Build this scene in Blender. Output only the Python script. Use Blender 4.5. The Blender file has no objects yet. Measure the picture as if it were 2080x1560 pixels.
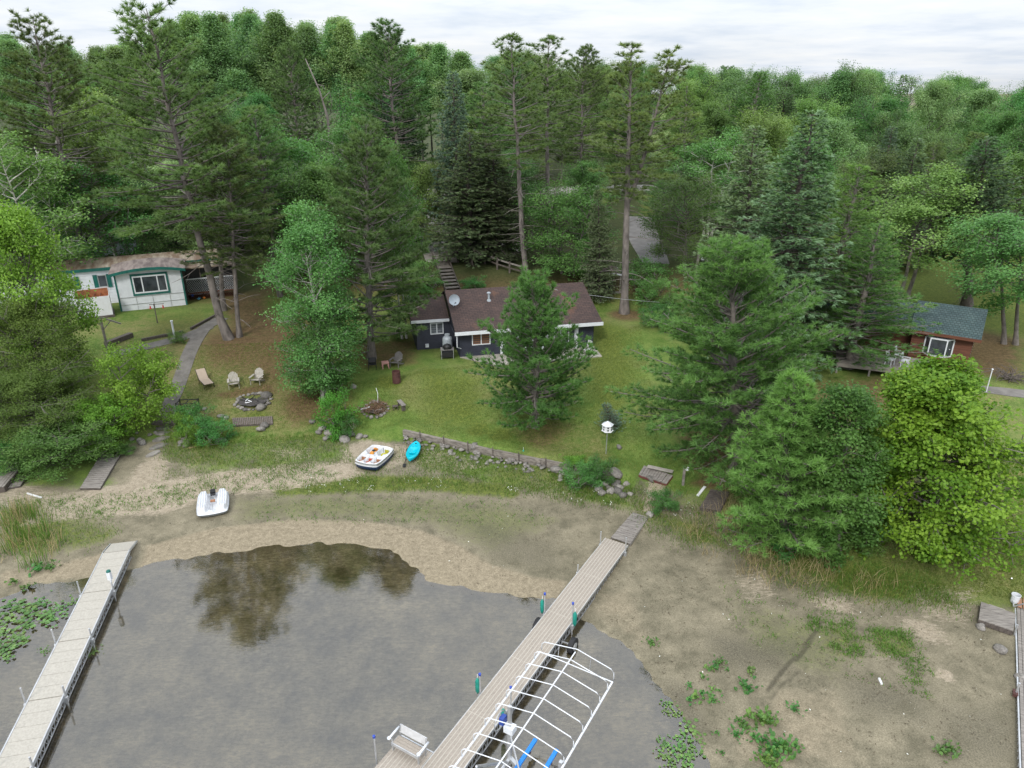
import bpy, math, random
import numpy as np
from mathutils import Vector, Matrix
# ------------------------------------------------------------------ camera model and terrain
H=21.0; F=1444.0; PITCH=math.radians(22.6)
cp,sp=math.cos(PITCH),math.sin(PITCH)
R=math.radians
scene=bpy.context.scene; COL=scene.collection
def ray(px,py):
    a=(px-1040)/F; b=-(py-780)/F
    return np.array([a, cp+b*sp, -sp+b*cp])
def at_z(px,py,z):
    d=ray(px,py); return np.array([0,0,H])+d*((z-H)/d[2])
def at_y(px,py,Y):
    d=ray(px,py); return np.array([0,0,H])+d*(Y/d[1])
SHORE_PX=[(0,1215),(60,1190),(155,1178),(240,1163),(330,1140),(440,1125),(560,1110),(640,1104),(700,1105),(790,1115),(832,1145),(860,1178),(920,1193),(990,1204),(1060,1211),(1125,1216),(1185,1262),(1250,1298),(1320,1360),(1360,1430),(1400,1480),(1445,1560)]
BANK_PX=[(0,965),(110,935),(230,900),(330,885),(420,900),(560,890),(640,888),(740,890),(822,890),(1010,930),(1100,948),(1200,968),(1290,990),(1420,1035),(1500,1085),(1640,1150),(1850,1190),(2080,1225)]
shore=[at_z(*p,0)[:2] for p in SHORE_PX]; bank=[at_z(*p,.6)[:2] for p in BANK_PX]
shore=np.array([(-400,shore[0][1]-4),(-60,shore[0][1]-3)]+[tuple(s) for s in shore]+[(shore[-1][0]+1,shore[-1][1]-4),(shore[-1][0]+1,-60)])
bank=np.array([(-400,bank[0][1]-6),(-60,bank[0][1]-3)]+[tuple(s) for s in bank]+[(60,bank[-1][1]-6),(400,bank[-1][1]-60)])
waterpoly=np.array(list(shore)+[(-400,-60)]); uppoly=np.array(list(bank)+[(400,3000),(-400,3000)])
def inside(poly,x,y):
    r=np.zeros(x.shape,bool); n=len(poly)
    for i in range(n):
        x1,y1=poly[i][:2]; x2,y2=poly[(i+1)%n][:2]
        if y1==y2: continue
        r^=((y1>y)!=(y2>y))&(x<(x2-x1)*(y-y1)/(y2-y1)+x1)
    return r
def dist(line,x,y,closed=False):
    d=np.full(x.shape,1e9); n=len(line)
    for i in range(n if closed else n-1):
        a=np.array(line[i][:2],float); b=np.array(line[(i+1)%n][:2],float); ab=b-a; L=ab@ab
        if L==0: continue
        t=np.clip(((x-a[0])*ab[0]+(y-a[1])*ab[1])/L,0,1)
        d=np.minimum(d,np.hypot(x-a[0]-t*ab[0],y-a[1]-t*ab[1]))
    return d
def ss(x,a,b):
    t=np.clip((x-a)/(b-a),0,1); return t*t*(3-2*t)
WALLA=at_z(822,888,.6)[:2]; WALLB=at_z(1245,972,.6)[:2]
HOUSE=(-3.86,49.8,R(13)); EXT=(-32.95,57.7,R(23.3)); CAB=(27.75,47.05,R(-33))
def loc2w(fr,x,y): return fr[0]+x*math.cos(fr[2])-y*math.sin(fr[2]), fr[1]+x*math.sin(fr[2])+y*math.cos(fr[2])
def rectw(fr,x0,y0,x1,y1): return [loc2w(fr,*p) for p in ((x0,y0),(x1,y0),(x1,y1),(x0,y1))]
PADS=[(rectw(HOUSE,-3.2,-2.5,10.8,9.2),2.42,1.6),(rectw(EXT,-11,-.3,11,7.5),3.6,1.5),(rectw(CAB,-11,-3,4.6,7),3.1,1.5)]
def terr(x,y):
    x=np.asarray(x,float); y=np.asarray(y,float); shp=x.shape; x=x.ravel(); y=y.ravel()
    dw=dist(shore,x,y); db=dist(bank,x,y); inw=inside(waterpoly,x,y); up=inside(uppoly,x,y)
    z=.6*dw/(dw+db+1e-6)+(.009*np.sin(x*2.3+y*1.1)*np.sin(y*1.9-x*.7)+(.007)*np.sin(x*5.1-y*3.7+1)*np.sin(x*1.3+y*4.9))*np.exp(-dw*.9)
    z=np.where(inw,-np.minimum(.32,.07*dw)+(.009*np.sin(x*2.3+y*1.1)*np.sin(y*1.9-x*.7)+(.007)*np.sin(x*5.1-y*3.7+1)*np.sin(x*1.3+y*4.9))*np.exp(-dw*.9),z)
    prof=np.interp(db,[0,1.2,3.5,9,20,200],[.6,.95,1.6,2.4,3.2,3.5])
    dwall=dist([WALLA,WALLB],x,y); m=ss(dwall,2.0,.6)*ss(db,4,2.5)
    prof=prof*(1-m)+np.interp(db,[0,.08,.3,4],[.6,.75,1.12,1.7])*m
    zu=prof+.45*ss(x,-6,-17)*ss(db,4,11)+2.2*np.clip((y-59.5)/6.2,0,1)*ss(x,30,20)*ss(x,-34,-16)
    zu=zu+1.5*ss(y,75,110)+.12*np.sin(x*.31+1)*np.sin(y*.27)*ss(db,2,10)
    for poly,pz,f in PADS:
        w=np.where(inside(poly,x,y),1.0,ss(dist(poly,x,y,True),f,0)); zu=zu*(1-w)+pz*w
    return np.where(up,zu,z).reshape(shp)
def tz(x,y): return float(terr(np.array([x]),np.array([y]))[0])
def G(px,py):
    d=ray(px,py); ts=np.concatenate([np.linspace(10,80,2400),np.linspace(80,400,1200)[1:]])/d[1]
    P=np.array([0,0,H])+ts[:,None]*d; h=P[:,2]-terr(P[:,0],P[:,1]); i=int(np.argmax(h<0))
    t=ts[i-1]+(ts[i]-ts[i-1])*h[i-1]/(h[i-1]-h[i]); return np.array([0,0,H])+t*d
# ------------------------------------------------------------------ object helpers
def tag(o,label=None,cat=None,group=None,kind=None):
    if label: o['label']=label
    if cat: o['category']=cat
    if group: o['group']=group
    if kind: o['kind']=kind
    return o
def thing(name,label,cat,loc=(0,0,0),rz=0,group=None):
    o=bpy.data.objects.new(name,None); COL.objects.link(o); o.empty_display_size=.2
    o.location=loc; o.rotation_euler=(0,0,rz); return tag(o,label,cat,group)
def dup(root,loc,rz=None,label=None,scale=None,rot=None):
    r=root.copy(); COL.objects.link(r); r.location=loc
    if rz is not None: r.rotation_euler=(0,0,rz)
    if rot is not None: r.rotation_euler=rot
    if scale is not None: r.scale=scale
    if label: r['label']=label
    for ch in list(root.children):
        c=ch.copy(); COL.objects.link(c); c.parent=r
        for g in list(ch.children):
            d=g.copy(); COL.objects.link(d); d.parent=c
    return r
class MB:
    def __init__(s): s.v=[]; s.f=[]
    def add(s,V,Fs):
        n=len(s.v); s.v+= [tuple(map(float,p)) for p in V]; s.f+=[tuple(i+n for i in f) for f in Fs]; return s
    def box(s,cx,cy,cz,sx,sy,sz,rz=0,rx=0,ry=0):
        M=Matrix.Translation((cx,cy,cz))@Matrix.Rotation(rz,4,'Z')@Matrix.Rotation(ry,4,'Y')@Matrix.Rotation(rx,4,'X')
        V=[M@Vector((a*sx/2,b*sy/2,c*sz/2)) for c in(-1,1) for b in(-1,1) for a in(-1,1)]
        return s.add(V,[(0,2,3,1),(4,5,7,6),(0,1,5,4),(2,6,7,3),(0,4,6,2),(1,3,7,5)])
    def bb(s,x0,y0,z0,x1,y1,z1): return s.box((x0+x1)/2,(y0+y1)/2,(z0+z1)/2,abs(x1-x0),abs(y1-y0),abs(z1-z0))
    def bar(s,p,q,w,h=None):
        h=h or w; p=Vector(p); q=Vector(q); d=(q-p).normalized(); up=Vector((0,0,1)) if abs(d.z)<.95 else Vector((1,0,0))
        a=d.cross(up).normalized()*w/2; b=a.cross(d).normalized()*h/2
        V=[e+i*a+j*b for e in(p,q) for j in(-1,1) for i in(-1,1)]
        return s.add(V,[(0,1,3,2),(4,6,7,5),(0,4,5,1),(2,3,7,6),(0,2,6,4),(1,5,7,3)])
    def tube(s,pts,r,n=8,cap=True):
        pts=[Vector(p) for p in pts]; k=len(pts); rs=r if isinstance(r,(list,tuple)) else [r]*k; V=[]; Fs=[]
        for i,p in enumerate(pts):
            d=((pts[min(i+1,k-1)]-pts[max(i-1,0)])).normalized(); up=Vector((0,0,1)) if abs(d.z)<.9 else Vector((1,0,0))
            a=d.cross(up).normalized(); b=a.cross(d)
            for j in range(n):
                t=2*math.pi*j/n; V.append(p+(a*math.cos(t)+b*math.sin(t))*rs[i])
        for i in range(k-1):
            for j in range(n): Fs.append((i*n+j,i*n+(j+1)%n,(i+1)*n+(j+1)%n,(i+1)*n+j))
        if cap: Fs.append(tuple(range(n))[::-1]); Fs.append(tuple((k-1)*n+j for j in range(n)))
        return s.add(V,Fs)
    def lathe(s,prof,n=20,c=(0,0,0)):
        V=[]; Fs=[]; k=len(prof)
        for r,z in prof:
            for j in range(n):
                t=2*math.pi*j/n; V.append((c[0]+r*math.cos(t),c[1]+r*math.sin(t),c[2]+z))
        for i in range(k-1):
            for j in range(n): Fs.append((i*n+j,i*n+(j+1)%n,(i+1)*n+(j+1)%n,(i+1)*n+j))
        Fs.append(tuple(range(n))[::-1]); Fs.append(tuple((k-1)*n+j for j in range(n)))
        return s.add(V,Fs)
    def prism(s,poly,z0,z1):
        n=len(poly); V=[(x,y,z0) for x,y in poly]+[(x,y,z1) for x,y in poly]
        return s.add(V,[tuple(range(n))[::-1],tuple(range(n,2*n))]+[(i,(i+1)%n,n+(i+1)%n,n+i) for i in range(n)])
    def slab(s,quad,t):   # quad of 4 points, extruded down by t
        V=[Vector(p) for p in quad]; V+= [p-Vector((0,0,t)) for p in V]
        return s.add(V,[(0,1,2,3),(7,6,5,4)]+[(i,4+i,4+(i+1)%4,(i+1)%4) for i in range(4)])
    def laps(s,x0,x1,y,z0,z1,lap=.17,out=.035,axis='x',sgn=-1):   # clapboard wall facing sgn along y (or x)
        z=z0
        while z<z1-1e-6:
            zz=min(z+lap,z1); a=y+sgn*out; b=y
            P=[(x0,a,z),(x1,a,z),(x1,b,zz),(x0,b,zz),(x0,b,z),(x1,b,z)]
            if axis=='y': P=[(q,p,w) for p,q,w in P]
            s.add(P,[(0,1,2,3),(4,5,1,0)]); z=zz
        return s
    def build(s,name,mat,parent=None,smooth=False,**kw):
        me=bpy.data.meshes.new(name); me.from_pydata(s.v,[],s.f); me.materials.append(mat)
        if smooth: me.polygons.foreach_set('use_smooth',[True]*len(me.polygons))
        me.update(); o=bpy.data.objects.new(name,me); COL.objects.link(o)
        if parent: o.parent=parent
        return tag(o,**kw) if kw else o
# ------------------------------------------------------------------ materials
def newmat(name):
    m=bpy.data.materials.new(name); m.use_nodes=True; nt=m.node_tree; b=nt.nodes['Principled BSDF']; return m,nt,b
def nd(nt,t,**kw):
    n=nt.nodes.new(t)
    for k,v in kw.items(): setattr(n,k,v)
    return n
def ramp(nt,stops):
    r=nd(nt,'ShaderNodeValToRGB'); e=r.color_ramp.elements
    while len(e)<len(stops): e.new(.5)
    for el,(p,c) in zip(e,stops): el.position=p; el.color=(*c,1) if len(c)==3 else c
    return r
def math_(nt,op,a,b=None,c=None,clamp=False):
    n=nd(nt,'ShaderNodeMath',operation=op,use_clamp=clamp)
    for i,v in enumerate((a,b,c)):
        if v is None: continue
        if isinstance(v,(int,float)): n.inputs[i].default_value=v
        else: nt.links.new(v,n.inputs[i])
    return n.outputs[0]
def mixc(nt,f,a,b,mode='MIX'):
    n=nd(nt,'ShaderNodeMix',data_type='RGBA',blend_type=mode)
    for i,v in ((0,f),(6,a),(7,b)):
        if isinstance(v,(int,float)): n.inputs[i].default_value=v
        elif isinstance(v,tuple): n.inputs[i].default_value=(*v,1)
        else: nt.links.new(v,n.inputs[i])
    return n.outputs[2]
def coords(nt,stretch=(1,1,1),which='Object',rand=True):
    tc=nd(nt,'ShaderNodeTexCoord'); mp=nd(nt,'ShaderNodeMapping'); mp.inputs['Scale'].default_value=stretch
    nt.links.new(tc.outputs[which],mp.inputs[0])
    if rand:
        oi=nd(nt,'ShaderNodeObjectInfo'); s=math_(nt,'MULTIPLY',oi.outputs['Random'],37.0); nt.links.new(s,mp.inputs['Location'])
    return mp.outputs[0]
def noise(nt,vec,scale,detail=5,rough=.6):
    n=nd(nt,'ShaderNodeTexNoise'); n.inputs['Scale'].default_value=scale; n.inputs['Detail'].default_value=detail; n.inputs['Roughness'].default_value=rough
    nt.links.new(vec,n.inputs['Vector']); return n.outputs['Fac']
def mat(name,c1,c2=None,scale=6,rough=.75,bump=.15,stretch=(1,1,1),metal=0,lo=.35,hi=.65,c3=None,spec=.4,objvar=0,detail=6):
    m,nt,b=newmat(name); c2=c2 or tuple(x*.75 for x in c1); v=coords(nt,stretch); f=noise(nt,v,scale,detail)
    st=[(lo,c2),(hi,c1)]+([(min(1,hi+.12),c3)] if c3 else []); r=ramp(nt,st); nt.links.new(f,r.inputs[0]); c=r.outputs[0]
    if objvar:
        oi=nd(nt,'ShaderNodeObjectInfo'); k=math_(nt,'MULTIPLY_ADD',oi.outputs['Random'],objvar*2,1-objvar)
        cc=nd(nt,'ShaderNodeCombineColor'); [nt.links.new(k,cc.inputs[i]) for i in range(3)]; c=mixc(nt,1.0,c,cc.outputs[0],'MULTIPLY')
    nt.links.new(c,b.inputs['Base Color']); b.inputs['Roughness'].default_value=rough; b.inputs['Metallic'].default_value=metal; b.inputs['Specular IOR Level'].default_value=spec
    if bump:
        bp=nd(nt,'ShaderNodeBump'); bp.inputs['Strength'].default_value=bump; bp.inputs['Distance'].default_value=.03; nt.links.new(f,bp.inputs['Height']); nt.links.new(bp.outputs[0],b.inputs['Normal'])
    return m
def shingle(name,c1,c2,c3,bw=.4,rh=.2,moss=None):
    m,nt,b=newmat(name); v=coords(nt,rand=False); br=nd(nt,'ShaderNodeTexBrick'); nt.links.new(v,br.inputs['Vector'])
    br.inputs['Color1'].default_value=(*c1,1); br.inputs['Color2'].default_value=(*c2,1); br.inputs['Mortar'].default_value=(*c3,1)
    br.inputs['Scale'].default_value=1; br.inputs['Brick Width'].default_value=bw; br.inputs['Row Height'].default_value=rh; br.inputs['Mortar Size'].default_value=.022
    n1=noise(nt,v,1.1,5); r=ramp(nt,[(.3,(.72,.72,.75)),(.7,(1.25,1.2,1.15))]); nt.links.new(n1,r.inputs[0]); c=mixc(nt,1.0,br.outputs['Color'],r.outputs[0],'MULTIPLY')
    n2=noise(nt,v,9,4); r2=ramp(nt,[(.3,(.8,.8,.8)),(.7,(1.2,1.2,1.2))]); nt.links.new(n2,r2.inputs[0]); c=mixc(nt,1.0,c,r2.outputs[0],'MULTIPLY')
    if moss:
        n3=noise(nt,coords(nt,(1,.4,1),rand=False),.55,4); r3=ramp(nt,[(.58,(0,0,0)),(.72,(1,1,1))]); nt.links.new(n3,r3.inputs[0]); c=mixc(nt,math_(nt,'MULTIPLY',r3.outputs[0],.55),c,moss)
    nt.links.new(c,b.inputs['Base Color']); b.inputs['Roughness'].default_value=.9
    bp=nd(nt,'ShaderNodeBump'); bp.inputs['Strength'].default_value=.4; bp.inputs['Distance'].default_value=.02; nt.links.new(br.outputs['Fac'],bp.inputs['Height']); bp.invert=True; nt.links.new(bp.outputs[0],b.inputs['Normal'])
    return m
def leafmat(name,c1,c2,trans=.38,var=.22,rough=.55,hue=.03):
    m,nt,b=newmat(name); at=nd(nt,'ShaderNodeAttribute',attribute_name='tint'); c=mixc(nt,at.outputs['Fac'],c1,c2)
    oi=nd(nt,'ShaderNodeObjectInfo'); hs=nd(nt,'ShaderNodeHueSaturation')
    nt.links.new(math_(nt,'MULTIPLY_ADD',oi.outputs['Random'],var*2,1-var),hs.inputs['Value'])
    r2=math_(nt,'FRACT',math_(nt,'MULTIPLY',oi.outputs['Random'],7.31)); nt.links.new(math_(nt,'MULTIPLY_ADD',r2,hue*2,.5-hue),hs.inputs['Hue']); nt.links.new(c,hs.inputs['Color']); c=hs.outputs[0]
    b.inputs['Roughness'].default_value=rough; b.inputs['Specular IOR Level'].default_value=.25; nt.links.new(c,b.inputs['Base Color'])
    t=nd(nt,'ShaderNodeBsdfTranslucent'); ct=mixc(nt,1.0,c,(1.25,1.3,.7),'MULTIPLY'); nt.links.new(ct,t.inputs[0])
    mx=nd(nt,'ShaderNodeMixShader'); mx.inputs[0].default_value=trans; nt.links.new(b.outputs[0],mx.inputs[1]); nt.links.new(t.outputs[0],mx.inputs[2])
    nt.links.new(mx.outputs[0],nt.nodes['Material Output'].inputs[0]); return m
# ------------------------------------------------------------------ foliage geometry
def nrm(a): return a/np.maximum(np.linalg.norm(a,axis=-1,keepdims=True),1e-9)
class Geo:
    def __init__(s): s.V=[]; s.T=[]; s.Q=[]; s.a=[]; s.n=0
    def _add(s,V,a): s.V.append(V.reshape(-1,3)); s.a.append(a.ravel()); k=s.n; s.n+=V.reshape(-1,3).shape[0]; return k
    def tris(s,V,a): k=s._add(V,np.repeat(a,3)); s.T.append(k+np.arange(V.shape[0]*3).reshape(-1,3))
    def quads(s,V,a): k=s._add(V,np.repeat(a,4)); s.Q.append(k+np.arange(V.shape[0]*4).reshape(-1,4))
    def tube(s,pts,rad,n=5):
        pts=np.asarray(pts,float); k=len(pts); rad=np.asarray(rad,float)
        d=nrm(np.gradient(pts,axis=0)); up=np.where(np.abs(d[:,2:3])<.9,[[0,0,1.]],[[1.,0,0]]); a=nrm(np.cross(d,up)); b=np.cross(a,d)
        th=np.arange(n)*2*np.pi/n; V=pts[:,None]+rad[:,None,None]*(np.cos(th)[None,:,None]*a[:,None]+np.sin(th)[None,:,None]*b[:,None])
        o=s._add(V,np.zeros(k*n)); i=np.arange(k-1)[:,None]*n; j=np.arange(n)[None]; j2=(j+1)%n
        s.Q.append((o+np.stack([i+j,i+j2,i+n+j2,i+n+j],-1)).reshape(-1,4))
    def burst(s,P,A,n,L,w,spread,rs,tint=None,tl=.25):
        P=np.asarray(P,float); A=nrm(np.asarray(A,float)); T=len(P)
        D=nrm(A[:,None]+spread*rs.randn(T,n,3)); Ln=L*(.65+.5*rs.rand(T,n,1)); pr=nrm(np.cross(D,rs.randn(T,n,3)))*w/2
        c=P[:,None]+0*D; V=np.stack([c-pr,c+pr,c+D*Ln],2).reshape(-1,3,3)
        tb=(rs.rand(T) if tint is None else np.asarray(tint))[:,None]; t=np.clip(tb*(1-tl)+tl*rs.rand(T,n),0,1); s.tris(V,t.ravel())
    def leaves(s,C,n,sig,l,w,rs,up=1.0,jit=.9,droop=.3,out=None,tint=None,tl=.35):
        C=np.asarray(C,float); T=len(C); P=C[:,None]+np.clip(rs.randn(T,n,3),-1.55,1.55)*np.asarray(sig)
        N=np.zeros((T,n,3)); N[...,2]=up; N+=jit*rs.randn(T,n,3)
        if out is not None: N+=np.asarray(out)[:,None]
        N=nrm(N); d=rs.randn(T,n,3); d[...,2]-=droop
        if out is not None: d+=np.asarray(out)[:,None]
        U=nrm(d-N*(d*N).sum(-1,keepdims=True)); W=np.cross(N,U); k=.7+.6*rs.rand(T,n,1)
        V=np.stack([P-U*k*l/2,P+W*k*w/2+U*k*l*.08,P+U*k*l/2,P-W*k*w/2+U*k*l*.08],2).reshape(-1,4,3)
        tb=(rs.rand(T) if tint is None else np.asarray(tint))[:,None]; t=np.clip(tb*(1-tl)+tl*rs.rand(T,n),0,1); s.quads(V,t.ravel())
    def mesh(s,name,mats):
        V=np.concatenate(s.V).astype(np.float32); a=np.concatenate(s.a).astype(np.float32)
        T=np.concatenate(s.T) if s.T else np.zeros((0,3),int); Q=np.concatenate(s.Q) if s.Q else np.zeros((0,4),int)
        me=bpy.data.meshes.new(name); me.vertices.add(len(V)); me.vertices.foreach_set('co',V.ravel())
        loops=np.concatenate([T.ravel(),Q.ravel()]).astype(np.int32); me.loops.add(len(loops)); me.loops.foreach_set('vertex_index',loops)
        st=np.concatenate([np.arange(len(T))*3,len(T)*3+np.arange(len(Q))*4]).astype(np.int32); me.polygons.add(len(st)); me.polygons.foreach_set('loop_start',st)
        at=me.attributes.new('tint','FLOAT','POINT'); at.data.foreach_set('value',a); me.materials.append(mats); me.update(calc_edges=True); return me
def curve(p0,d0,L,n,sag,rs,wig=.08):
    p=np.array(p0,float); d=nrm(np.array(d0,float)); pts=[p.copy()]; st=L/n
    for i in range(n):
        d=nrm(d+np.array([0,0,sag/n])+wig*rs.randn(3)); p=p+d*st; pts.append(p.copy())
    return np.array(pts)
ARCH={}
def reg(key,gt,gc,tm,cm,h,r,tname='trunk',cname='crown'): ARCH[key]=dict(t=gt.mesh(tname,tm),c=gc.mesh(cname,cm),h=float(np.percentile(np.concatenate(gc.V)[:,2],99.7)),r=r)
def conifer(key,seed,h,r0,zb,Lmax,prof,dz,nb,pitch,sag,tw,tuft,tm,cm,dead=0,fork=None,bare=.45,skip=.12,sway=.25,trunk_r=.75,irr=.5):
    """tw=(spacing,len0,len1,sideangle,droop)  tuft=dict(n,L,w,spread,every,tip,lift)"""
    rs=np.random.RandomState(seed); gt=Geo(); gc=Geo(); nz=14; zs=np.linspace(0,h,nz); sw=np.cumsum(rs.randn(nz,2)*sway*.18,0); sw-=sw[0]
    if fork: sw*=.3
    cx=lambda z:np.array([np.interp(z,zs,sw[:,0]),np.interp(z,zs,sw[:,1]),z])
    rad=lambda z:r0*(1-z/h)**trunk_r+.015
    stems=[(cx,zb*h,h)]
    tp=np.array([cx(z) for z in zs]); tr=np.array([rad(z)*(1.45 if i==0 else 1) for i,z in enumerate(zs)]); gt.tube(tp,tr,9)
    if fork:
        zf,off,ang=fork; z0=zf*h; dirv=np.array([math.cos(ang),math.sin(ang),0])*off
        c2=lambda z:cx(z0)+dirv*((z-z0)/(h-z0))**.8+np.array([0,0,z-z0]); h2=h*.985
        z2=np.linspace(z0,h2,8); gt.tube([c2(z) for z in z2],[rad(z)*.85 for z in z2],8); stems.append((c2,max(zb*h,z0+1),h2))
    PP=[];AA=[];TT=[]
    for ci,(cf,zlo,zhi) in enumerate(stems):
        z=zlo
        while z<zhi-.15:
            t=(z-zlo)/(zhi-zlo); Lp=Lmax*prof(t)*(.62 if fork else 1); k=max(2,int(nb*(.7+.6*rs.rand())+.5)); az0=rs.rand()*6.28
            for j in range(k):
                if rs.rand()<skip: continue
                az=az0+6.283*j/k+rs.randn()*.25; L=Lp*(.9-irr*.5+irr*rs.rand())
                if fork and math.cos(az-fork[2])*(1 if ci==0 else -1)>.3: L*=.5
                L=max(L,.25); pt=R(pitch(t))+rs.randn()*.12; dv=np.array([math.cos(az)*math.cos(pt),math.sin(az)*math.cos(pt),math.sin(pt)])
                b=curve(cf(z+rs.rand()*dz*.5),dv,L,5,sag(t),rs,.07); rb=min(rad(z)*.55,.012+.014*L); gt.tube(b,np.linspace(rb,rb*.25,6),4)
                n=max(2,int(L*(1-bare)/tw[0])); s_=np.linspace(bare,1,n)
                for ii,u in enumerate(s_):
                    p=np.array([np.interp(u*5,np.arange(6),b[:,c]) for c in range(3)]); dd=nrm(b[min(5,int(u*5)+1)]-b[max(0,int(u*5)-1)] if u<1 else b[5]-b[4])
                    side=nrm(np.cross(dd,[0,0,1.]))*(1 if ii%2 else -1); tl=(tw[1]*(1-u)+tw[2]*u)*(.7+.6*rs.rand())*min(1,.35+L/2)
                    last=ii==n-1
                    a=dd if last else nrm(dd*math.cos(tw[3])+side*math.sin(tw[3])+np.array([0,0,tw[4]])+.15*rs.randn(3))
                    q=p+a*tl*(0.2 if last else 1)
                    if tl>.22 and not last: gt.tube([p,q],[.011,.006],3)
                    m=max(1,int(tl/tuft['every'])); tc=rs.rand()
                    for e in range(m):
                        PP.append(p+(q-p)*((e+1)/m)); ax=a+np.array([0,0,tuft['lift']]); AA.append(ax); TT.append(np.clip(tc+.2*rs.randn()+ (tuft['tip'] if e==m-1 else 0),0,1))
            z+=dz*(.75+.5*rs.rand())
    if tuft.get('flat'):
        P=np.array(PP);A=nrm(np.array(AA)); n=tuft['n']; T=len(P); U=nrm(A[:,None]+tuft['spread']*rs.randn(T,n,3)); C=P[:,None]+U*tuft['L']*.35
        W=nrm(np.cross(U,rs.randn(T,n,3)+np.array([0,0,1.5])))*tuft['w']/2; Lh=U*tuft['L']*.5*(.7+.5*rs.rand(T,n,1)); V=np.stack([C-Lh,C+W,C+Lh,C-W],2).reshape(-1,4,3)
        gc.quads(V,np.clip(np.array(TT)[:,None]*.75+.25*rs.rand(T,n),0,1).ravel())
    else: gc.burst(PP,AA,tuft['n'],tuft['L'],tuft['w'],tuft['spread'],rs,TT)
    for i in range(dead):
        z=zb*h*(.25+.75*rs.rand()); az=rs.rand()*6.28; L=.5+1.6*rs.rand(); b=curve(cx(z),(math.cos(az),math.sin(az),.15+.3*rs.randn()),L,4,-.5,rs,.16); gt.tube(b,np.linspace(.035,.01,5),4)
        if rs.rand()<.5: gt.tube(curve(b[2],b[3]-b[2]+.3*rs.randn(3),L*.4,2,-.2,rs,.2),[.015,.012,.006],3)
    allp=np.array(PP); reg(key,gt,gc,tm,cm,h,float(np.percentile(np.hypot(allp[:,0],allp[:,1]),97)))
def broadleaf(key,seed,h,rmax,zb,shape,nl,leaf,clump,tm,cm,r0=.16,stems=1,lean=0,up=.8,sec=4,limb_vis=1.0,droop=.3,inner=.35,outw=.5,spread=0,pt0=12,irr=0):
    """leaf=(n,l,w)  clump=(sigx,sigz)  shape(t)->relative radius"""
    rs=np.random.RandomState(seed); gt=Geo(); gc=Geo(); CC=[];OO=[];TI=[]
    for s in range(stems):
        az=s*6.283/max(1,stems)+rs.rand(); off=(.15+.3*rs.rand())*(stems>1); th=h*(1 if s==0 else .78+.18*rs.rand()); nz=9; zs=np.linspace(-.1,th*.96,nz); k=(zs/th)
        dx=np.cos(az)*(off+spread*(stems>1)*k*rmax)+lean*k*k*h+np.cumsum(rs.randn(nz))*.05; dy=np.sin(az)*(off+spread*(stems>1)*k*rmax)+np.cumsum(rs.randn(nz))*.05
        tp=np.stack([dx,dy,zs],1); rr=r0/math.sqrt(stems); gt.tube(tp,rr*(1-k*.93)*np.where(np.arange(nz)==0,1.35,1),8); cf=lambda z:np.array([np.interp(z,zs,tp[:,c]) for c in range(3)])
        n=nl//stems
        for i in range(n):
            t=(i+rs.rand())/n; t=t**.9; z=th*(zb*.8+(.97-zb*.8)*t); a=i*2.4+rs.rand()*.8; Rr=rmax*shape(t)*((.7-.3*irr)+(.45+.4*irr)*rs.rand())*(1 if stems==1 else .72)
            pt=R(min(78,pt0+50*up*t))+rs.randn()*.15; L=max(.25,min(Rr/max(.35,math.cos(pt)),Rr*1.45)); dv=np.array([math.cos(a)*math.cos(pt),math.sin(a)*math.cos(pt),math.sin(pt)])
            b=curve(cf(z),dv,L,5,-.25 if t<.6 else .1,rs,.1); rb=(.012+.016*L)*limb_vis; gt.tube(b,np.linspace(rb,rb*.25,6),4)
            CC.append(b[5]); OO.append(nrm(dv)*outw); tc=rs.rand(); TI.append(tc)
            for j in range(sec):
                u=1.5+3.5*rs.rand()**inner; p=np.array([np.interp(u,np.arange(6),b[:,c]) for c in range(3)]); d2=nrm(dv+.8*rs.randn(3)*np.array([1,1,.7])+np.array([0,0,.15])); L2=L*(.18+.22*rs.rand())+.12
                q=p+d2*L2; gt.tube([p,(p+q)/2+.05*rs.randn(3),q],[rb*.4,rb*.3,rb*.15],3); CC.append(q); OO.append(nrm(dv+d2)*outw); TI.append(np.clip(tc+.3*rs.randn(),0,1))
                if rs.rand()<.6: CC.append((p+q)/2+.1*rs.randn(3)); OO.append(nrm(dv)*outw); TI.append(np.clip(tc+.3*rs.randn(),0,1))
    gc.leaves(CC,leaf[0],(clump[0],clump[0],clump[1]),leaf[1],leaf[2],rs,droop=droop,out=OO,tint=TI)
    C=np.array(CC); reg(key,gt,gc,tm,cm,h,float(np.percentile(np.hypot(C[:,0],C[:,1]),97)))
# ------------------------------------------------------------------ ground
def px2w(pts,z=None): return [G(*p)[:2] if z is None else at_z(*p,z)[:2] for p in pts]
def axis(lo,hi,d,far,g=1.18):
    a=list(np.arange(lo,hi,d)); s=d; x=a[-1]
    while x<far: s=min(s*g,60); x+=s; a.append(x)
    return a
xs=axis(0,26,.2,2500); xs=sorted(set([round(-x,3) for x in xs[1:]]+[round(x,3) for x in xs])); ys=[-60,-40,-20,-8,0,6,10]+axis(12,62,.2,3000)
gx,gy=np.meshgrid(np.array(xs),np.array(ys)); gz=terr(gx,gy)
nx_,ny_=len(xs),len(ys); i=np.arange(ny_-1)[:,None]*nx_+np.arange(nx_-1)[None]; FQ=np.stack([i,i+1,i+nx_+1,i+nx_],-1).reshape(-1,4)
gm=bpy.data.meshes.new('ground'); gm.vertices.add(gx.size); gm.vertices.foreach_set('co',np.stack([gx,gy,gz],-1).ravel().astype(np.float32))
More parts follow.
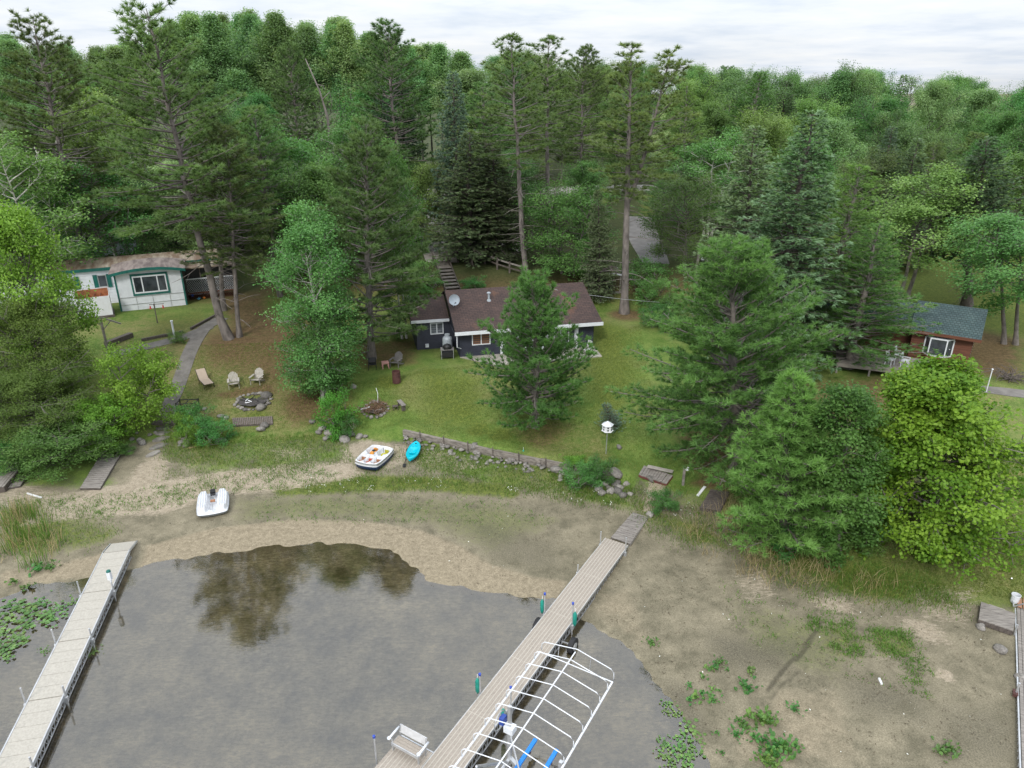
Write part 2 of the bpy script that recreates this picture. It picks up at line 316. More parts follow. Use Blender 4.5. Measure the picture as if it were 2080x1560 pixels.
gm.loops.add(FQ.size); gm.loops.foreach_set('vertex_index',FQ.ravel().astype(np.int32)); gm.polygons.add(len(FQ)); gm.polygons.foreach_set('loop_start',(np.arange(len(FQ))*4).astype(np.int32)); gm.polygons.foreach_set('use_smooth',np.ones(len(FQ),bool)); gm.update(calc_edges=True)
X=gx.ravel(); Y=gy.ravel()
def pm(pts,f=.8,z=None,k=1.0):
    P=px2w(pts,z); d=dist(P,X,Y,True); ins=inside(P,X,Y); sd=np.where(ins,d,-d); return k*ss(sd,-f,f)
def disc(px,py,r,k=1.0,f=.6):
    p=G(px,py); d=np.hypot(X-p[0],Y-p[1]); return k*ss(d,r*(1+f),r*(1-f))
upm=inside(uppoly,X,Y); dbk=dist(bank,X,Y); dsh=dist(shore,X,Y); inw=inside(waterpoly,X,Y); sdb=np.where(upm,dbk,-dbk)
mx=lambda *a: np.clip(np.max(np.stack(a),0),0,1)
M={}
M['lawn']=np.clip(np.maximum(ss(sdb,-1.6,.6),np.maximum(.56*pm([(320,885),(700,880),(730,930),(560,948),(430,962),(320,930)],1.0,.6),np.maximum(.6*pm([(840,895),(1010,925),(1260,975),(1300,1040),(1040,995),(850,950)],.8,.5),.62*pm([(0,930),(240,915),(230,990),(0,985)],.8,.6))))*(1-.55*pm([(1290,960),(1420,1000),(1500,1060),(1560,1100),(1500,1120),(1380,1040),(1290,1000)],.6)),0,1)
M['wet']=mx(pm([(285,1150),(300,1107),(440,1073),(600,1055),(760,1060),(860,1080),(930,1108),(1000,1148),(1075,1170),(1150,1180),(1130,1222),(990,1212),(860,1186),(790,1125),(640,1110),(440,1132)],.35,.1),pm([(0,1190),(0,1160),(130,1140),(260,1112),(270,1150),(150,1175)],.3,.1,.8),pm([(1210,1190),(1290,1200),(1330,1300),(1290,1310),(1200,1250)],.8,.1,.5),pm([(1560,1390),(1700,1400),(1760,1560),(1480,1560),(1480,1480)],1.0,.15,.55))
M['sand']=mx(pm([(40,1060),(100,1012),(200,985),(300,975),(450,955),(620,938),(720,938),(740,962),(600,985),(420,1003),(330,1035),(180,1040)],.5,.5),pm([(690,915),(740,893),(830,908),(850,930),(780,948),(700,935)],.4,.55,.95),pm([(245,985),(280,940),(325,918),(345,935),(330,985)],.4,.6,.85),pm([(0,985),(60,985),(150,1000),(120,1020),(0,1030)],.4,.5,.6),pm([(1318,985),(1352,985),(1345,1030),(1305,1042)],.2,.5),pm([(1850,1195),(1990,1200),(1960,1270),(1880,1260)],.5,.5,.55),pm([(1640,1215),(1720,1215),(1735,1250),(1660,1240)],.3,.4,.8),pm([(1820,1255),(1900,1270),(1940,1320),(1870,1300)],.4,.4,.8),disc(1920,1372,.32,1.,.4),pm([(850,905),(900,915),(1000,945),(930,960),(850,940)],.5,.55,.55),pm([(1080,985),(1180,985),(1220,1010),(1120,1020)],.4,.4,.45),pm([(540,905),(630,905),(640,925),(560,930)],.4,.7,.5),pm([(1490,1170),(1560,1160),(1580,1220),(1520,1230)],.5,.3,.5))
M['duff']=mx(pm([(400,690),(560,620),(640,640),(640,760),(560,790),(470,760),(410,740)],2.,None,.75),disc(640,815,2.2,.9),pm([(720,690),(850,690),(850,740),(720,745)],1.2,None,.7),disc(1272,640,1.6,.8),pm([(1380,870),(1520,870),(1570,1000),(1470,1000),(1390,930)],1.2,None,.9),pm([(1890,640),(2080,640),(2080,780),(1990,760)],1.5,None,.95),pm([(1600,780),(1800,760),(1870,830),(1760,900),(1600,900)],1.5,None,.7),disc(1100,880,1.6,.55),pm([(1300,520),(1400,520),(1410,600),(1330,600)],1.5,None,1.),pm([(440,800),(560,775),(560,800),(450,812)],.4,None,.8),pm([(1490,1000),(1480,940),(1390,985)],.4,None,.8),ss(Y,58,64)*ss(X,34,27)*.9,pm([(430,600),(520,560),(560,640),(480,690)],1.5,None,.8))
mead=pm([(1830,655),(1840,560),(2080,540),(2080,650)],1.5); mead=mx(mead,ss(X,36,40)*ss(Y,50,54)*ss(Y,90,84))
M['duff']*=1-mead
M['brown']=mx(pm([(250,640),(640,640),(700,760),(640,900),(330,890),(330,800)],2.5,None,.62),pm([(1780,800),(2080,790),(2080,1220),(1860,1180),(1500,1100),(1700,900)],2,None,.5),pm([(980,850),(1230,850),(1300,960),(1100,930)],1.5,None,.4),pm([(150,640),(380,640),(300,720),(180,720)],2,None,.45))
cp_=px2w([(1665,1272),(1656,1290),(1640,1312),(1626,1334),(1602,1350),(1582,1372),(1560,1402)],.2); cp2=px2w([(1626,1334),(1640,1345),(1635,1360),(1590,1392),(1560,1420)],.2); M['crack']=np.maximum(ss(dist(cp_,X,Y),.17,.03),.6*ss(dist(cp2,X,Y),.15,.02))
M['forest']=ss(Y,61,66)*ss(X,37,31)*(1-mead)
M['lush']=mx(pm([(1205,650),(1275,665),(1300,800),(1210,860),(1190,760)],1.5,None,.8),pm([(850,740),(980,770),(980,870),(860,860)],1.5,None,.7),disc(790,775,1.,.9),disc(700,850,1.2,.8),disc(520,850,.9,.7),disc(430,880,1.6,.8),disc(970,875,.8,.8),disc(1015,885,.8,.8),mead,pm([(540,980),(740,960),(900,965),(1050,985),(1040,1010),(850,990),(560,1000)],.5,.5,.8),pm([(0,1040),(80,1020),(160,1050),(250,1075),(210,1105),(60,1130),(0,1120)],.9,.2,.6),disc(1035,1000,.6,.8),pm([(1270,1000),(1330,1040),(1420,1070),(1500,1130),(1400,1110),(1300,1060)],.6,.3,.6),pm([(1560,1130),(1850,1180),(1850,1230),(1700,1210)],.7,.4,.8),pm([(300,640),(420,630),(420,660),(300,690)],.8,None,.45),pm([(870,432),(905,400),(910,430)],2,None),pm([(1290,450),(1335,385),(1345,440)],2,None),disc(1710,1300,1.,.5),disc(1810,1305,.9,.6))
M['algae']=mx(pm([(480,1010),(700,1000),(1000,1020),(1150,1060),(1000,1120),(860,1060),(600,1050),(480,1060)],1.5,.25,.65),pm([(1480,1220),(1640,1260),(1800,1300),(1700,1400),(1520,1330)],1.5,.2,.6))
M['dark']=mx(pm([(1440,1290),(1640,1310),(1590,1370),(1450,1360)],1.,.15,.7),pm([(1700,1370),(1880,1400),(1890,1480),(1740,1450)],1.,.15,.6),pm([(1300,1370),(1400,1400),(1460,1500),(1380,1500)],.8,.05,.7),pm([(940,1050),(1130,1100),(1150,1170),(1000,1140)],.8,.2,.45),pm([(1900,1440),(2080,1440),(2080,1560),(1900,1560)],1.,.2,.5))
for k,a in M.items(): at=gm.attributes.new(k,'FLOAT','POINT'); at.data.foreach_set('value',a.astype(np.float32))
def ground_mat():
    m,nt,b=newmat('ground'); v=coords(nt,rand=False); b.inputs['Roughness'].default_value=.92; b.inputs['Specular IOR Level'].default_value=.2
    nA=noise(nt,v,.9,8,.7); nB=noise(nt,v,4.5,8,.72); nC=noise(nt,v,22,6,.7); nD=noise(nt,v,.22,4,.6); nE=noise(nt,coords(nt,(1,3.2,1),rand=False),3.2,8,.75)
    def two(f,a,c,lo=.35,hi=.65):
        r=ramp(nt,[(lo,a),(hi,c)]); nt.links.new(f,r.inputs[0]); return r.outputs[0]
    def fac(name,n,g=3.0,amp=1.0):
        at=nd(nt,'ShaderNodeAttribute',attribute_name=name); x=math_(nt,'MULTIPLY_ADD',n,amp*2,-amp); x=math_(nt,'ADD',at.outputs['Fac'],x)
        x=math_(nt,'SUBTRACT',x,.5); x=math_(nt,'MULTIPLY_ADD',x,g,.5,clamp=True); z=math_(nt,'GREATER_THAN',at.outputs['Fac'],.01); return math_(nt,'MULTIPLY',x,z)
    nBC=math_(nt,'ADD',math_(nt,'MULTIPLY',nB,.6),math_(nt,'MULTIPLY',nC,.4))
    nAB=math_(nt,'ADD',math_(nt,'MULTIPLY',nA,.5),math_(nt,'MULTIPLY',nBC,.5))
    c=two(nA,(.118,.106,.073),(.225,.197,.14),.36,.64)                                            # lake mud
    c=mixc(nt,fac('wet',nA,2.2,.5),c,two(nB,(.18,.15,.104),(.285,.24,.17)))
    c=mixc(nt,math_(nt,'MULTIPLY',fac('algae',nAB,2.5,1.),.75),c,two(nB,(.075,.088,.034),(.15,.155,.068)))
    c=mixc(nt,math_(nt,'MULTIPLY',fac('dark',nA,1.6,.8),.75),c,two(nC,(.05,.047,.036),(.105,.096,.07)))
    lawn=two(nAB,(.057,.112,.017),(.142,.196,.046),.4,.6); lawn=mixc(nt,math_(nt,'MULTIPLY_ADD',nD,2.2,-.95,clamp=True),lawn,two(nBC,(.14,.125,.05),(.225,.19,.088),.42,.58))
    lawn=mixc(nt,math_(nt,'MULTIPLY',fac('brown',nAB,2.2,1.1),.8),lawn,two(nBC,(.13,.098,.045),(.21,.17,.085),.42,.58)); c=mixc(nt,fac('lawn',nAB,3.2,.9),c,lawn)
    c=mixc(nt,math_(nt,'MULTIPLY',fac('duff',nAB,1.8,.8),.9),c,two(nB,(.06,.036,.018),(.16,.1,.055)))
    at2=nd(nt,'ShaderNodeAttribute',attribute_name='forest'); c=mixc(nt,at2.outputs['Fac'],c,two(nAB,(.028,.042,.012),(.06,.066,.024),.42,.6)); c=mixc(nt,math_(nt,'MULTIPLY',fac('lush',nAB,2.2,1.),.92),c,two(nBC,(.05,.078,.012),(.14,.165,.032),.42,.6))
    sa=two(nB,(.23,.19,.138),(.37,.315,.245)); c=mixc(nt,math_(nt,'MULTIPLY',fac('sand',nE,2.6,1.5),.9),c,sa)
    c=mixc(nt,math_(nt,'MULTIPLY',fac('crack',nBC,2.,1.2),.6),c,(.042,.038,.027)); k=two(nC,(.62,.62,.6),(1.3,1.3,1.28),.33,.67); c=mixc(nt,1.0,c,k,'MULTIPLY')
    vo=nd(nt,'ShaderNodeTexVoronoi'); vo.inputs['Scale'].default_value=5.5; nt.links.new(v,vo.inputs['Vector']); g=math_(nt,'LESS_THAN',vo.outputs['Distance'],.045); sx=nd(nt,'ShaderNodeSeparateColor'); nt.links.new(vo.outputs['Color'],sx.inputs[0]); g=math_(nt,'MULTIPLY',g,math_(nt,'GREATER_THAN',sx.outputs[0],.82))
    at=nd(nt,'ShaderNodeAttribute',attribute_name='lawn'); g=math_(nt,'MULTIPLY',g,math_(nt,'SUBTRACT',1.0,at.outputs['Fac'],clamp=True)); c=mixc(nt,g,c,(.6,.57,.5))          # shell and pebble flecks on the mud
    gz_=nd(nt,'ShaderNodeSeparateXYZ'); nt.links.new(v,gz_.inputs[0]); uw=math_(nt,'MULTIPLY_ADD',gz_.outputs[2],-14.,.2,clamp=True)
    bot=two(math_(nt,'ADD',math_(nt,'ADD',math_(nt,'MULTIPLY',nA,.45),math_(nt,'MULTIPLY',nB,.3)),math_(nt,'MULTIPLY',nD,.25)),(.13,.11,.062),(.46,.4,.275),.41,.6); bot=mixc(nt,math_(nt,'MULTIPLY',two(nE,(0,0,0),(1,1,1),.45,.6),.55),bot,(.07,.062,.035)); bot=mixc(nt,.85,bot,mixc(nt,1.0,bot,k,'MULTIPLY')); c=mixc(nt,uw,c,bot)
    nt.links.new(c,b.inputs['Base Color']); bp=nd(nt,'ShaderNodeBump'); bp.inputs['Distance'].default_value=.05; nt.links.new(math_(nt,'MULTIPLY_ADD',uw,-.45,.5),bp.inputs['Strength']); nt.links.new(nBC,bp.inputs['Height']); nt.links.new(bp.outputs[0],b.inputs['Normal']); return m
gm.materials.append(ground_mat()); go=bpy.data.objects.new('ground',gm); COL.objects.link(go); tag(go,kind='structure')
# water: a thin clear sheet, sky mirrored by Fresnel, the bed seen through it
def water_mat():
    m=bpy.data.materials.new('water'); m.use_nodes=True; nt=m.node_tree; nt.nodes.clear(); out=nd(nt,'ShaderNodeOutputMaterial'); v=coords(nt,rand=False)
    bp=nd(nt,'ShaderNodeBump'); bp.inputs['Strength'].default_value=.03; bp.inputs['Distance'].default_value=.05; nt.links.new(noise(nt,coords(nt,(1,1.6,1),rand=False),3.5,5,.55),bp.inputs['Height'])
    fr=nd(nt,'ShaderNodeFresnel'); fr.inputs['IOR'].default_value=1.95; nt.links.new(bp.outputs[0],fr.inputs['Normal'])
    gl=nd(nt,'ShaderNodeBsdfGlossy'); gl.inputs['Roughness'].default_value=.03; gl.inputs['Color'].default_value=(1,1,1,1); nt.links.new(bp.outputs[0],gl.inputs['Normal'])
    tr=nd(nt,'ShaderNodeBsdfTransparent'); tr.inputs[0].default_value=(.92,.89,.8,1); mx_=nd(nt,'ShaderNodeMixShader'); nt.links.new(fr.outputs[0],mx_.inputs[0]); nt.links.new(tr.outputs[0],mx_.inputs[1]); nt.links.new(gl.outputs[0],mx_.inputs[2]); nt.links.new(mx_.outputs[0],out.inputs[0]); return m
MB().add([(-400,-60,0),(40,-60,0),(40,40,0),(-400,40,0)],[(0,1,2,3)]).build('water',water_mat(),kind='structure')
# draped strips: roads and paths
def strip(name,pts,w,m,dz=.02,n=60,world=False):
    P=np.array(pts if world else px2w(pts)); W=np.array(w if hasattr(w,'__len__') else [w]*len(P),float); s=np.r_[0,np.cumsum(np.hypot(*np.diff(P,axis=0).T))]; u=np.linspace(0,s[-1],n)
    c=np.stack([np.interp(u,s,P[:,0]),np.interp(u,s,P[:,1])],1); ww=np.interp(u,s,W)
    for _ in range(4): c[1:-1]=(c[:-2]+2*c[1:-1]+c[2:])/4
    d=nrm(np.gradient(c,axis=0)); no=np.stack([-d[:,1],d[:,0]],1); k=7; V=[];Fs=[]
    for i in range(n):
        for j in range(k):
            q=c[i]+no[i]*ww[i]*(j/(k-1)-.5); V.append((q[0],q[1],tz(*q)+dz))
    for i in range(n-1):
        for j in range(k-1): a=i*k+j; Fs.append((a,a+1,a+k+1,a+k))
    V2=[(x,y,z-.15) for x,y,z in V]; off=len(V); ed=list(range(k))+[i*k+k-1 for i in range(1,n)]+[(n-1)*k+j for j in range(k-2,-1,-1)]+[i*k for i in range(n-2,0,-1)]
    for a,b_ in zip(ed,ed[1:]+ed[:1]): Fs.append((a,off+a,off+b_,b_))
    return MB().add(V+V2,Fs).build(name,m,smooth=False,kind='structure')
gravelM=mat('gravel',(.3,.275,.25),(.2,.185,.17),scale=1.3,bump=.2,detail=9); asphaltM=mat('worn_asphalt',(.17,.16,.155),(.1,.095,.09),scale=.9,bump=.1,detail=9)
def concrete_path_mat():
    m,nt,b=newmat('old_concrete'); v=coords(nt,rand=False); r=ramp(nt,[(.3,(.085,.078,.07)),(.7,(.19,.175,.16))]); nt.links.new(noise(nt,v,1.4,9,.7),r.inputs[0]); b.inputs['Roughness'].default_value=.9; nt.links.new(r.outputs[0],b.inputs['Base Color']); return m
cpathM=concrete_path_mat()
# ------------------------------------------------------------------ trees
barkR=mat('red_pine_bark',(.21,.182,.165),(.095,.082,.074),scale=4,stretch=(1,1,.3),bump=.5); barkG=mat('grey_bark',(.19,.168,.15),(.1,.088,.078),scale=6,stretch=(1,1,.35),bump=.5); barkS=mat('spruce_bark',(.12,.1,.085),(.06,.05,.042),scale=6,stretch=(1,1,.4),bump=.5)
barkB=mat('birch_bark',(.5,.48,.44),(.07,.06,.055),scale=3.2,stretch=(1,1,3.5),lo=.36,hi=.46,bump=.1); barkA=mat('aspen_bark',(.13,.135,.1),(.06,.06,.045),scale=3,stretch=(1,1,1.5),bump=.2)
LF={}
for k,a in dict(red=((.068,.118,.042),(.165,.25,.09)),front=((.055,.11,.03),(.13,.225,.062)),white=((.055,.125,.036),(.15,.28,.074)),young=((.07,.19,.04),(.19,.39,.105)),spruce=((.095,.15,.07),(.23,.32,.18)),dark=((.06,.1,.05),(.14,.2,.1)),blue=((.09,.155,.105),(.2,.29,.21)),birch=((.085,.175,.044),(.19,.32,.095)),alder=((.055,.14,.028),(.14,.27,.06)),birchd=((.06,.15,.04),(.14,.28,.08)),maple=((.08,.22,.018),(.235,.43,.045)),bush=((.055,.145,.034),(.13,.265,.068)),sap=((.1,.22,.025),(.22,.4,.055)),lime=((.075,.18,.022),(.175,.33,.05)),aspen=((.11,.215,.08),(.25,.385,.165)),wood=((.062,.125,.042),(.2,.305,.112)),olive=((.08,.15,.03),(.17,.27,.062)),brown=((.11,.07,.04),(.16,.1,.06))).items(): LF[k]=leafmat('leaves_'+k,*a)
cl=lambda x,a=0.,b=1.: max(a,min(b,x))
pr_mat=lambda t: min(1,.5+2.2*t)*(1-t)**.55*1.0+.05
pr_cone=lambda t: min(1,.75+2*t)*(1-t)**.8+.04
pr_egg=lambda t: min(1,.55+2.6*t)*(1-t)**.62+.05
tuR=dict(n=30,L=.36,w=.047,spread=.62,every=.22,tip=.15,lift=.55)
twR=(.22,.85,.35,.75,.12)
pm_=lambda t:-12+60*t
for sd,k in ((11,'pine_tall'),(12,'pine_tall2'),(13,'pine_tall3')): conifer(k,sd,22,.19,.36,4.3,pr_mat,.5,6.2,pm_,lambda t:.35,twR,tuR,barkR,LF['red'],dead=16,sway=.4,irr=.8,skip=.12)
conifer('pine_high',14,22,.165,.5,3.0,pr_mat,.55,5,pm_,lambda t:.4,twR,tuR,barkR,LF['red'],dead=34,sway=.3,skip=.18,irr=.95)
conifer('pine_fork',15,22,.205,.47,4.2,pr_mat,.56,5.2,pm_,lambda t:.4,twR,tuR,barkR,LF['red'],dead=20,fork=(.45,2.0,.15),skip=.18,irr=.9)
conifer('pine_full',16,17,.22,.1,4.4,pr_egg,.46,6,lambda t:-8+50*t,lambda t:.35,(.19,.85,.35,.75,.12),dict(tuR,every=.22,tip=.25),barkG,LF['red'],dead=10,skip=.08)
conifer('pine_front',17,9,.15,.06,3.9,lambda t:min(1,.6+1.5*t)*(1-t)**.62+.05,.31,5.6,lambda t:-4+58*t,lambda t:.45,(.19,.7,.3,.75,.15),dict(n=26,L=.3,w=.036,spread=.52,every=.18,tip=.25,lift=.6),barkG,LF['front'],skip=.05,bare=.25,irr=.7)
tuW=dict(n=24,L=.3,w=.032,spread=.62,every=.2,tip=.3,lift=.3)
conifer('white_pine',18,13,.24,.09,5.2,pr_egg,.4,6,lambda t:-2+50*t,lambda t:.3,(.16,1.2,.4,.85,.1),tuW,barkG,LF['white'],skip=.06,bare=.3,irr=.7)
conifer('white_pine_tall',19,17,.24,.08,4.2,pr_cone,.5,5,lambda t:4+45*t,lambda t:.3,(.22,1.0,.35,.85,.08),tuW,barkG,LF['white'],skip=.08,bare=.3)
conifer('white_pine_young',20,8,.12,.03,3.2,pr_cone,.28,6,lambda t:8+45*t,lambda t:.4,(.15,.8,.3,.8,.15),dict(tuW,n=28,L=.3,w=.032),barkG,LF['young'],skip=.03,bare=.22)
tuS=dict(n=10,L=.28,w=.08,spread=.35,every=.16,tip=.35,lift=-.12,flat=1)
for sd,k,lm in ((21,'spruce','spruce'),(22,'spruce_dark','dark'),(23,'spruce_blue','blue')): conifer(k,sd,16,.2,.06,3.2,pr_cone,.32,6,lambda t:-14+42*t,lambda t:.3,(.2,.75,.28,.95,-.22),tuS,barkS,LF[lm],skip=.06,bare=.18,dead=4,trunk_r=.85)
conifer('spruce_small',24,3,.05,.02,.85,pr_cone,.16,6,lambda t:5+40*t,lambda t:.2,(.11,.3,.12,.8,.0),dict(tuS,L=.13,w=.035,every=.09),barkS,LF['blue'],skip=.0,bare=.1)
egg=lambda t: (math.sin(math.pi*cl(.14+.82*t))**.75)*(1.12-.35*t)
asp=lambda t: 1.1*(1-t)**.7*min(1,.55+2*t)+.06
colu=lambda t: (math.sin(math.pi*cl(.1+.86*t))**.6)*(1.0-.25*t)
dome=lambda t: math.sqrt(max(.04,1-(t*1.0-.25)**2*1.25))
cone=lambda t: cl(1.1-t*.95)
broadleaf('birch',31,11,2.7,.08,colu,78,(32,.115,.085),(.3,.26),barkB,LF['birch'],r0=.15,stems=2,spread=.22,sec=7,droop=.9,limb_vis=.8)
broadleaf('birch_dense',32,9,2.5,.05,colu,60,(30,.12,.09),(.3,.26),barkB,LF['birchd'],r0=.15,stems=2,spread=.25,sec=7,droop=.7)
broadleaf('birch_pale',33,13,3.4,.25,egg,60,(24,.15,.11),(.36,.3),barkB,LF['birch'],r0=.16,stems=3,spread=.3,sec=7,droop=1.0,limb_vis=1.2)
broadleaf('maple',34,8.5,3.7,.0,lambda t:min(1,.66+1.9*t)*(1.04-.86*t),104,(30,.155,.105),(.24,.1),barkG,LF['maple'],r0=.15,sec=11,inner=.75,droop=.9,outw=.75,up=.6)
broadleaf('birch_high',43,13,3.4,.55,egg,54,(30,.15,.11),(.36,.3),barkG,LF['birch'],r0=.2,stems=2,spread=.12,sec=7,droop=1.0)
conifer('spruce_bare',25,16,.24,.34,3.2,pr_cone,.34,6,lambda t:-14+42*t,lambda t:.3,(.2,.75,.28,.95,-.22),tuS,barkS,LF['dark'],skip=.06,bare=.18,dead=14,trunk_r=.85)
broadleaf('maple_lime',35,8,2.8,.03,egg,84,(32,.15,.105),(.28,.2),barkG,LF['lime'],r0=.14,sec=7,droop=.6)
broadleaf('shoreside_tree',36,7.5,1.75,.02,colu,60,(30,.105,.08),(.2,.17),barkG,LF['alder'],r0=.1,stems=2,spread=.2,sec=7,droop=.5)
broadleaf('bush_tree',37,8,3.6,.02,dome,70,(30,.14,.11),(.34,.28),barkG,LF['bush'],r0=.16,stems=3,spread=.35,sec=7,droop=.4)
broadleaf('olive_tree',38,9,4.2,.02,egg,110,(46,.13,.075),(.42,.24),barkG,LF['olive'],r0=.17,sec=8,droop=.5,up=.5)
broadleaf('sapling',39,4.2,1.9,.06,dome,40,(30,.13,.1),(.24,.14),barkG,LF['sap'],r0=.06,stems=3,spread=.4,sec=6,droop=.3)
broadleaf('shrub',40,1.5,1.0,.02,dome,26,(26,.08,.06),(.14,.11),barkG,LF['bush'],r0=.03,stems=4,spread=.5,sec=5,droop=.2)
broadleaf('shrub_lime',41,1.6,1.0,.02,dome,26,(24,.09,.065),(.15,.12),barkG,LF['lime'],r0=.03,stems=4,spread=.5,sec=5,droop=.2)
broadleaf('linden',42,13,4.4,.12,dome,70,(26,.17,.13),(.42,.34),barkG,LF['bush'],r0=.22,sec=7,droop=.5)
for sd,k,lm in ((51,'aspen','aspen'),(52,'aspen2','aspen')): broadleaf(k,sd,24,2.7,.62,asp,64,(40,.17,.13),(.4,.6),barkA,LF[lm],r0=.16,sec=6,droop=.4,up=.8,pt0=42,irr=.8)
for sd,k,lm,sh,hh,rr in ((153,'wood_e','wood',egg,17,3.6),(154,'wood_f','birch',dome,15,4.4),(53,'wood_a','wood',dome,15,4.2),(54,'wood_b','aspen',egg,16,3.7),(55,'wood_c','birchd',egg,14,3.8),(56,'wood_d','birch',dome,14,4.0)): broadleaf(k,sd,hh,rr,.2,sh,64,(40,.17,.13),(.44,.38),barkA,LF[lm],r0=.2,sec=9,droop=.4,pt0=20,irr=1)
broadleaf('thin_crown',57,15,3.2,.35,egg,40,(9,.2,.15),(.4,.35),barkA,LF['wood'],r0=.16,sec=5,limb_vis=1.8,irr=1)
TN={}
def tree(arch,name,label,cat,top,base=None,Yd=None,rad=None,group=None,rz=None,toY=0,sink=.05):
    A=ARCH[arch]
    if base is not None: b=G(*base); Yd=b[1]
    t=at_y(*top,Yd+toY)
    if base is None:
        x=t[0]; b=np.array([x,Yd,tz(x,Yd)])
    hgt=max(.4,t[2]-b[2]); dx=t[0]-b[0]; s=hgt/A['h']; sx=(rad/A['r']) if rad else s
    o=thing(name,label,cat,(b[0],b[1],b[2]-sink),0,group); n=TN[arch]=TN.get(arch,0)+1
    o.rotation_mode='XYZ'; z=rz if rz is not None else (n*2.399+len(arch))%6.283
    o.rotation_euler=(Matrix.Rotation(math.atan2(dx,hgt),3,'Y')@Matrix.Rotation(-math.atan2(toY,hgt),3,'X')@Matrix.Rotation(z,3,'Z')).to_euler(); o.scale=(sx,sx,s)
    for k,nm in (('t','trunk'),('c','crown')): c=bpy.data.objects.new(nm,A[k]); COL.objects.link(c); c.parent=o
    return o
RP='red_pine'; T_=tree
# along the water and on the lawns
T_('pine_tall',RP,'tall leaning red pine beside the forking concrete path, bare trunk slanting over the mobile home','pine',(305,0),base=(465,688),rad=5.6)
T_('pine_tall2',RP,'slim dark red pine just behind the thick leaning pine by the concrete path','pine',(455,250),base=(487,684),rad=3.6)
T_('pine_tall3',RP,'red pine of the path clump growing nearest the lattice porch','pine',(395,215),base=(455,630),rad=4.0)
T_('pine_full',RP,'full cone shaped red pine with bare lower trunk by the two chairs and pink table','pine',(738,243),base=(755,728),rad=4.3)
T_('birch','birch_tree','light green birch with white forked branches between the fire rings','birch',(600,418),base=(655,805),rad=3.0)
T_('birch_dense','birch_tree','dense dark green lower birch leaning over the white trunk by the rocks','birch',(655,600),base=(662,806),rad=2.6)
T_('pine_front',RP,'bushy young red pine standing alone on the lawn in front of the navy house','pine',(1080,552),base=(1086,866),rad=3.6)
T_('white_pine','white_pine','huge spreading white pine on the lawn right of the birdhouse pole','pine',(1470,485),base=(1497,950),rad=5.3)
T_('white_pine_young','white_pine','soft pale young white pine at the bank beside the dark weathered pallet','pine',(1612,755),base=(1592,1100),rad=3.0)
T_('shoreside_tree','alder_tree','narrow leafy green tree squeezed between young white pine and lime green maple','alder',(1728,765),base=(1705,1118),rad=2.1)
T_('maple','maple_tree','bright lime green maple in front of the cedar cabin','maple',(1897,732),base=(1905,1075),rad=3.95)
T_('spruce','spruce_tree','tall ragged spruce with long sweeping boughs rising over the cabin deck','spruce',(1645,232),Yd=47,rad=4.3)
T_('spruce','spruce_tree','brown topped spruce close behind the huge spreading white pine','spruce',(1543,262),Yd=54,rad=3.6)
T_('white_pine_tall','white_pine','feathery bright green white pine hiding most of the cabin roof','pine',(1748,335),Yd=50,rad=5.0)
T_('white_pine_tall','white_pine','smaller white pine reaching in front of the cabin bay window','pine',(1778,455),Yd=46,rad=4.2)
T_('birch_high','birch_tree','broad drooping birch behind the green shingled cabin roof','birch',(1890,335),Yd=61,rad=4.8)
T_('spruce_bare','spruce_tree','dark spruce with a bare lower trunk standing on the bright meadow behind the cabin','spruce',(1990,280),base=(1963,622),rad=4.2)
T_('birch_high','birch_tree','leafy birch on red brown needle litter right of the cabin','birch',(2062,425),base=(2052,700),rad=4.2)
T_('birch_high','linden_tree','dense dark green broad tree crowding the edge of the clearing beside the cabin','tree',(2085,300),Yd=66,rad=4.5)
T_('pine_high',RP,'tall bare stemmed red pine rising behind the middle of the navy house','pine',(1035,68),base=(1068,562),rad=4.3)
T_('pine_high',RP,'straight grey red pine with many dead limbs behind the dense green thicket','pine',(1122,72),Yd=74,rad=4.4)
T_('pine_fork',RP,'forked twin stemmed red pine at the lawn edge by the small dark shed','pine',(1283,88),base=(1268,636),rad=4.3,rz=0)
T_('pine_tall2',RP,'distant red pine, dark top showing between the straight grey pine and the forked one','pine',(1188,92),Yd=88,rad=4.2)
T_('pine_tall3',RP,'wide dark red pine behind the full cone shaped pine, its flat top on the skyline','pine',(795,42),Yd=74,rad=5.2)
T_('pine_tall',RP,'dark red pine with horizontal limbs over the far blue grey trailer','pine',(55,28),Yd=66,rad=5.0)
T_('pine_tall3',RP,'thin topped red pine beside the dead leaning snag','pine',(585,88),Yd=86,rad=4.0)
T_('pine_tall2',RP,'red pine in the clump behind the concrete path, with low dark boughs','pine',(520,215),Yd=61,rad=3.8)
T_('pine_tall',RP,'dark round crowned red pine behind the slim spruce spire','pine',(985,165),Yd=82,rad=4.4)
T_('spruce_blue','spruce_tree','slim blue green spruce spire behind the wooden stairs','spruce',(925,152),Yd=72,rad=3.0)
T_('spruce_blue','spruce_tree','taller of the two blue spruces right of the flat topped pine','spruce',(810,158),Yd=78,rad=3.2)
T_('spruce_blue','spruce_tree','shorter blue spruce close against its taller twin','spruce',(772,168),Yd=76,rad=2.6)
T_('spruce_dark','spruce_tree','dark shaggy spruce shading the top of the wooden stairs','spruce',(945,270),Yd=68,rad=3.6)
T_('spruce_dark','spruce_tree','dark conifer behind the rail fence left of the bare stemmed pine','spruce',(1010,300),Yd=69,rad=3.6)
T_('bush_tree','linden_tree','dense rounded dark green thicket tree behind the end of the house roof','tree',(1155,372),Yd=65,rad=4.3)
T_('spruce','spruce_tree','small spruce standing between the navy house and the small dark shed','spruce',(1212,388),base=(1216,612),rad=1.7)
T_('spruce_small','spruce_tree','knee high baby spruce on the lawn beside the white birdhouse','spruce',(1240,818),base=(1238,868),rad=.95)
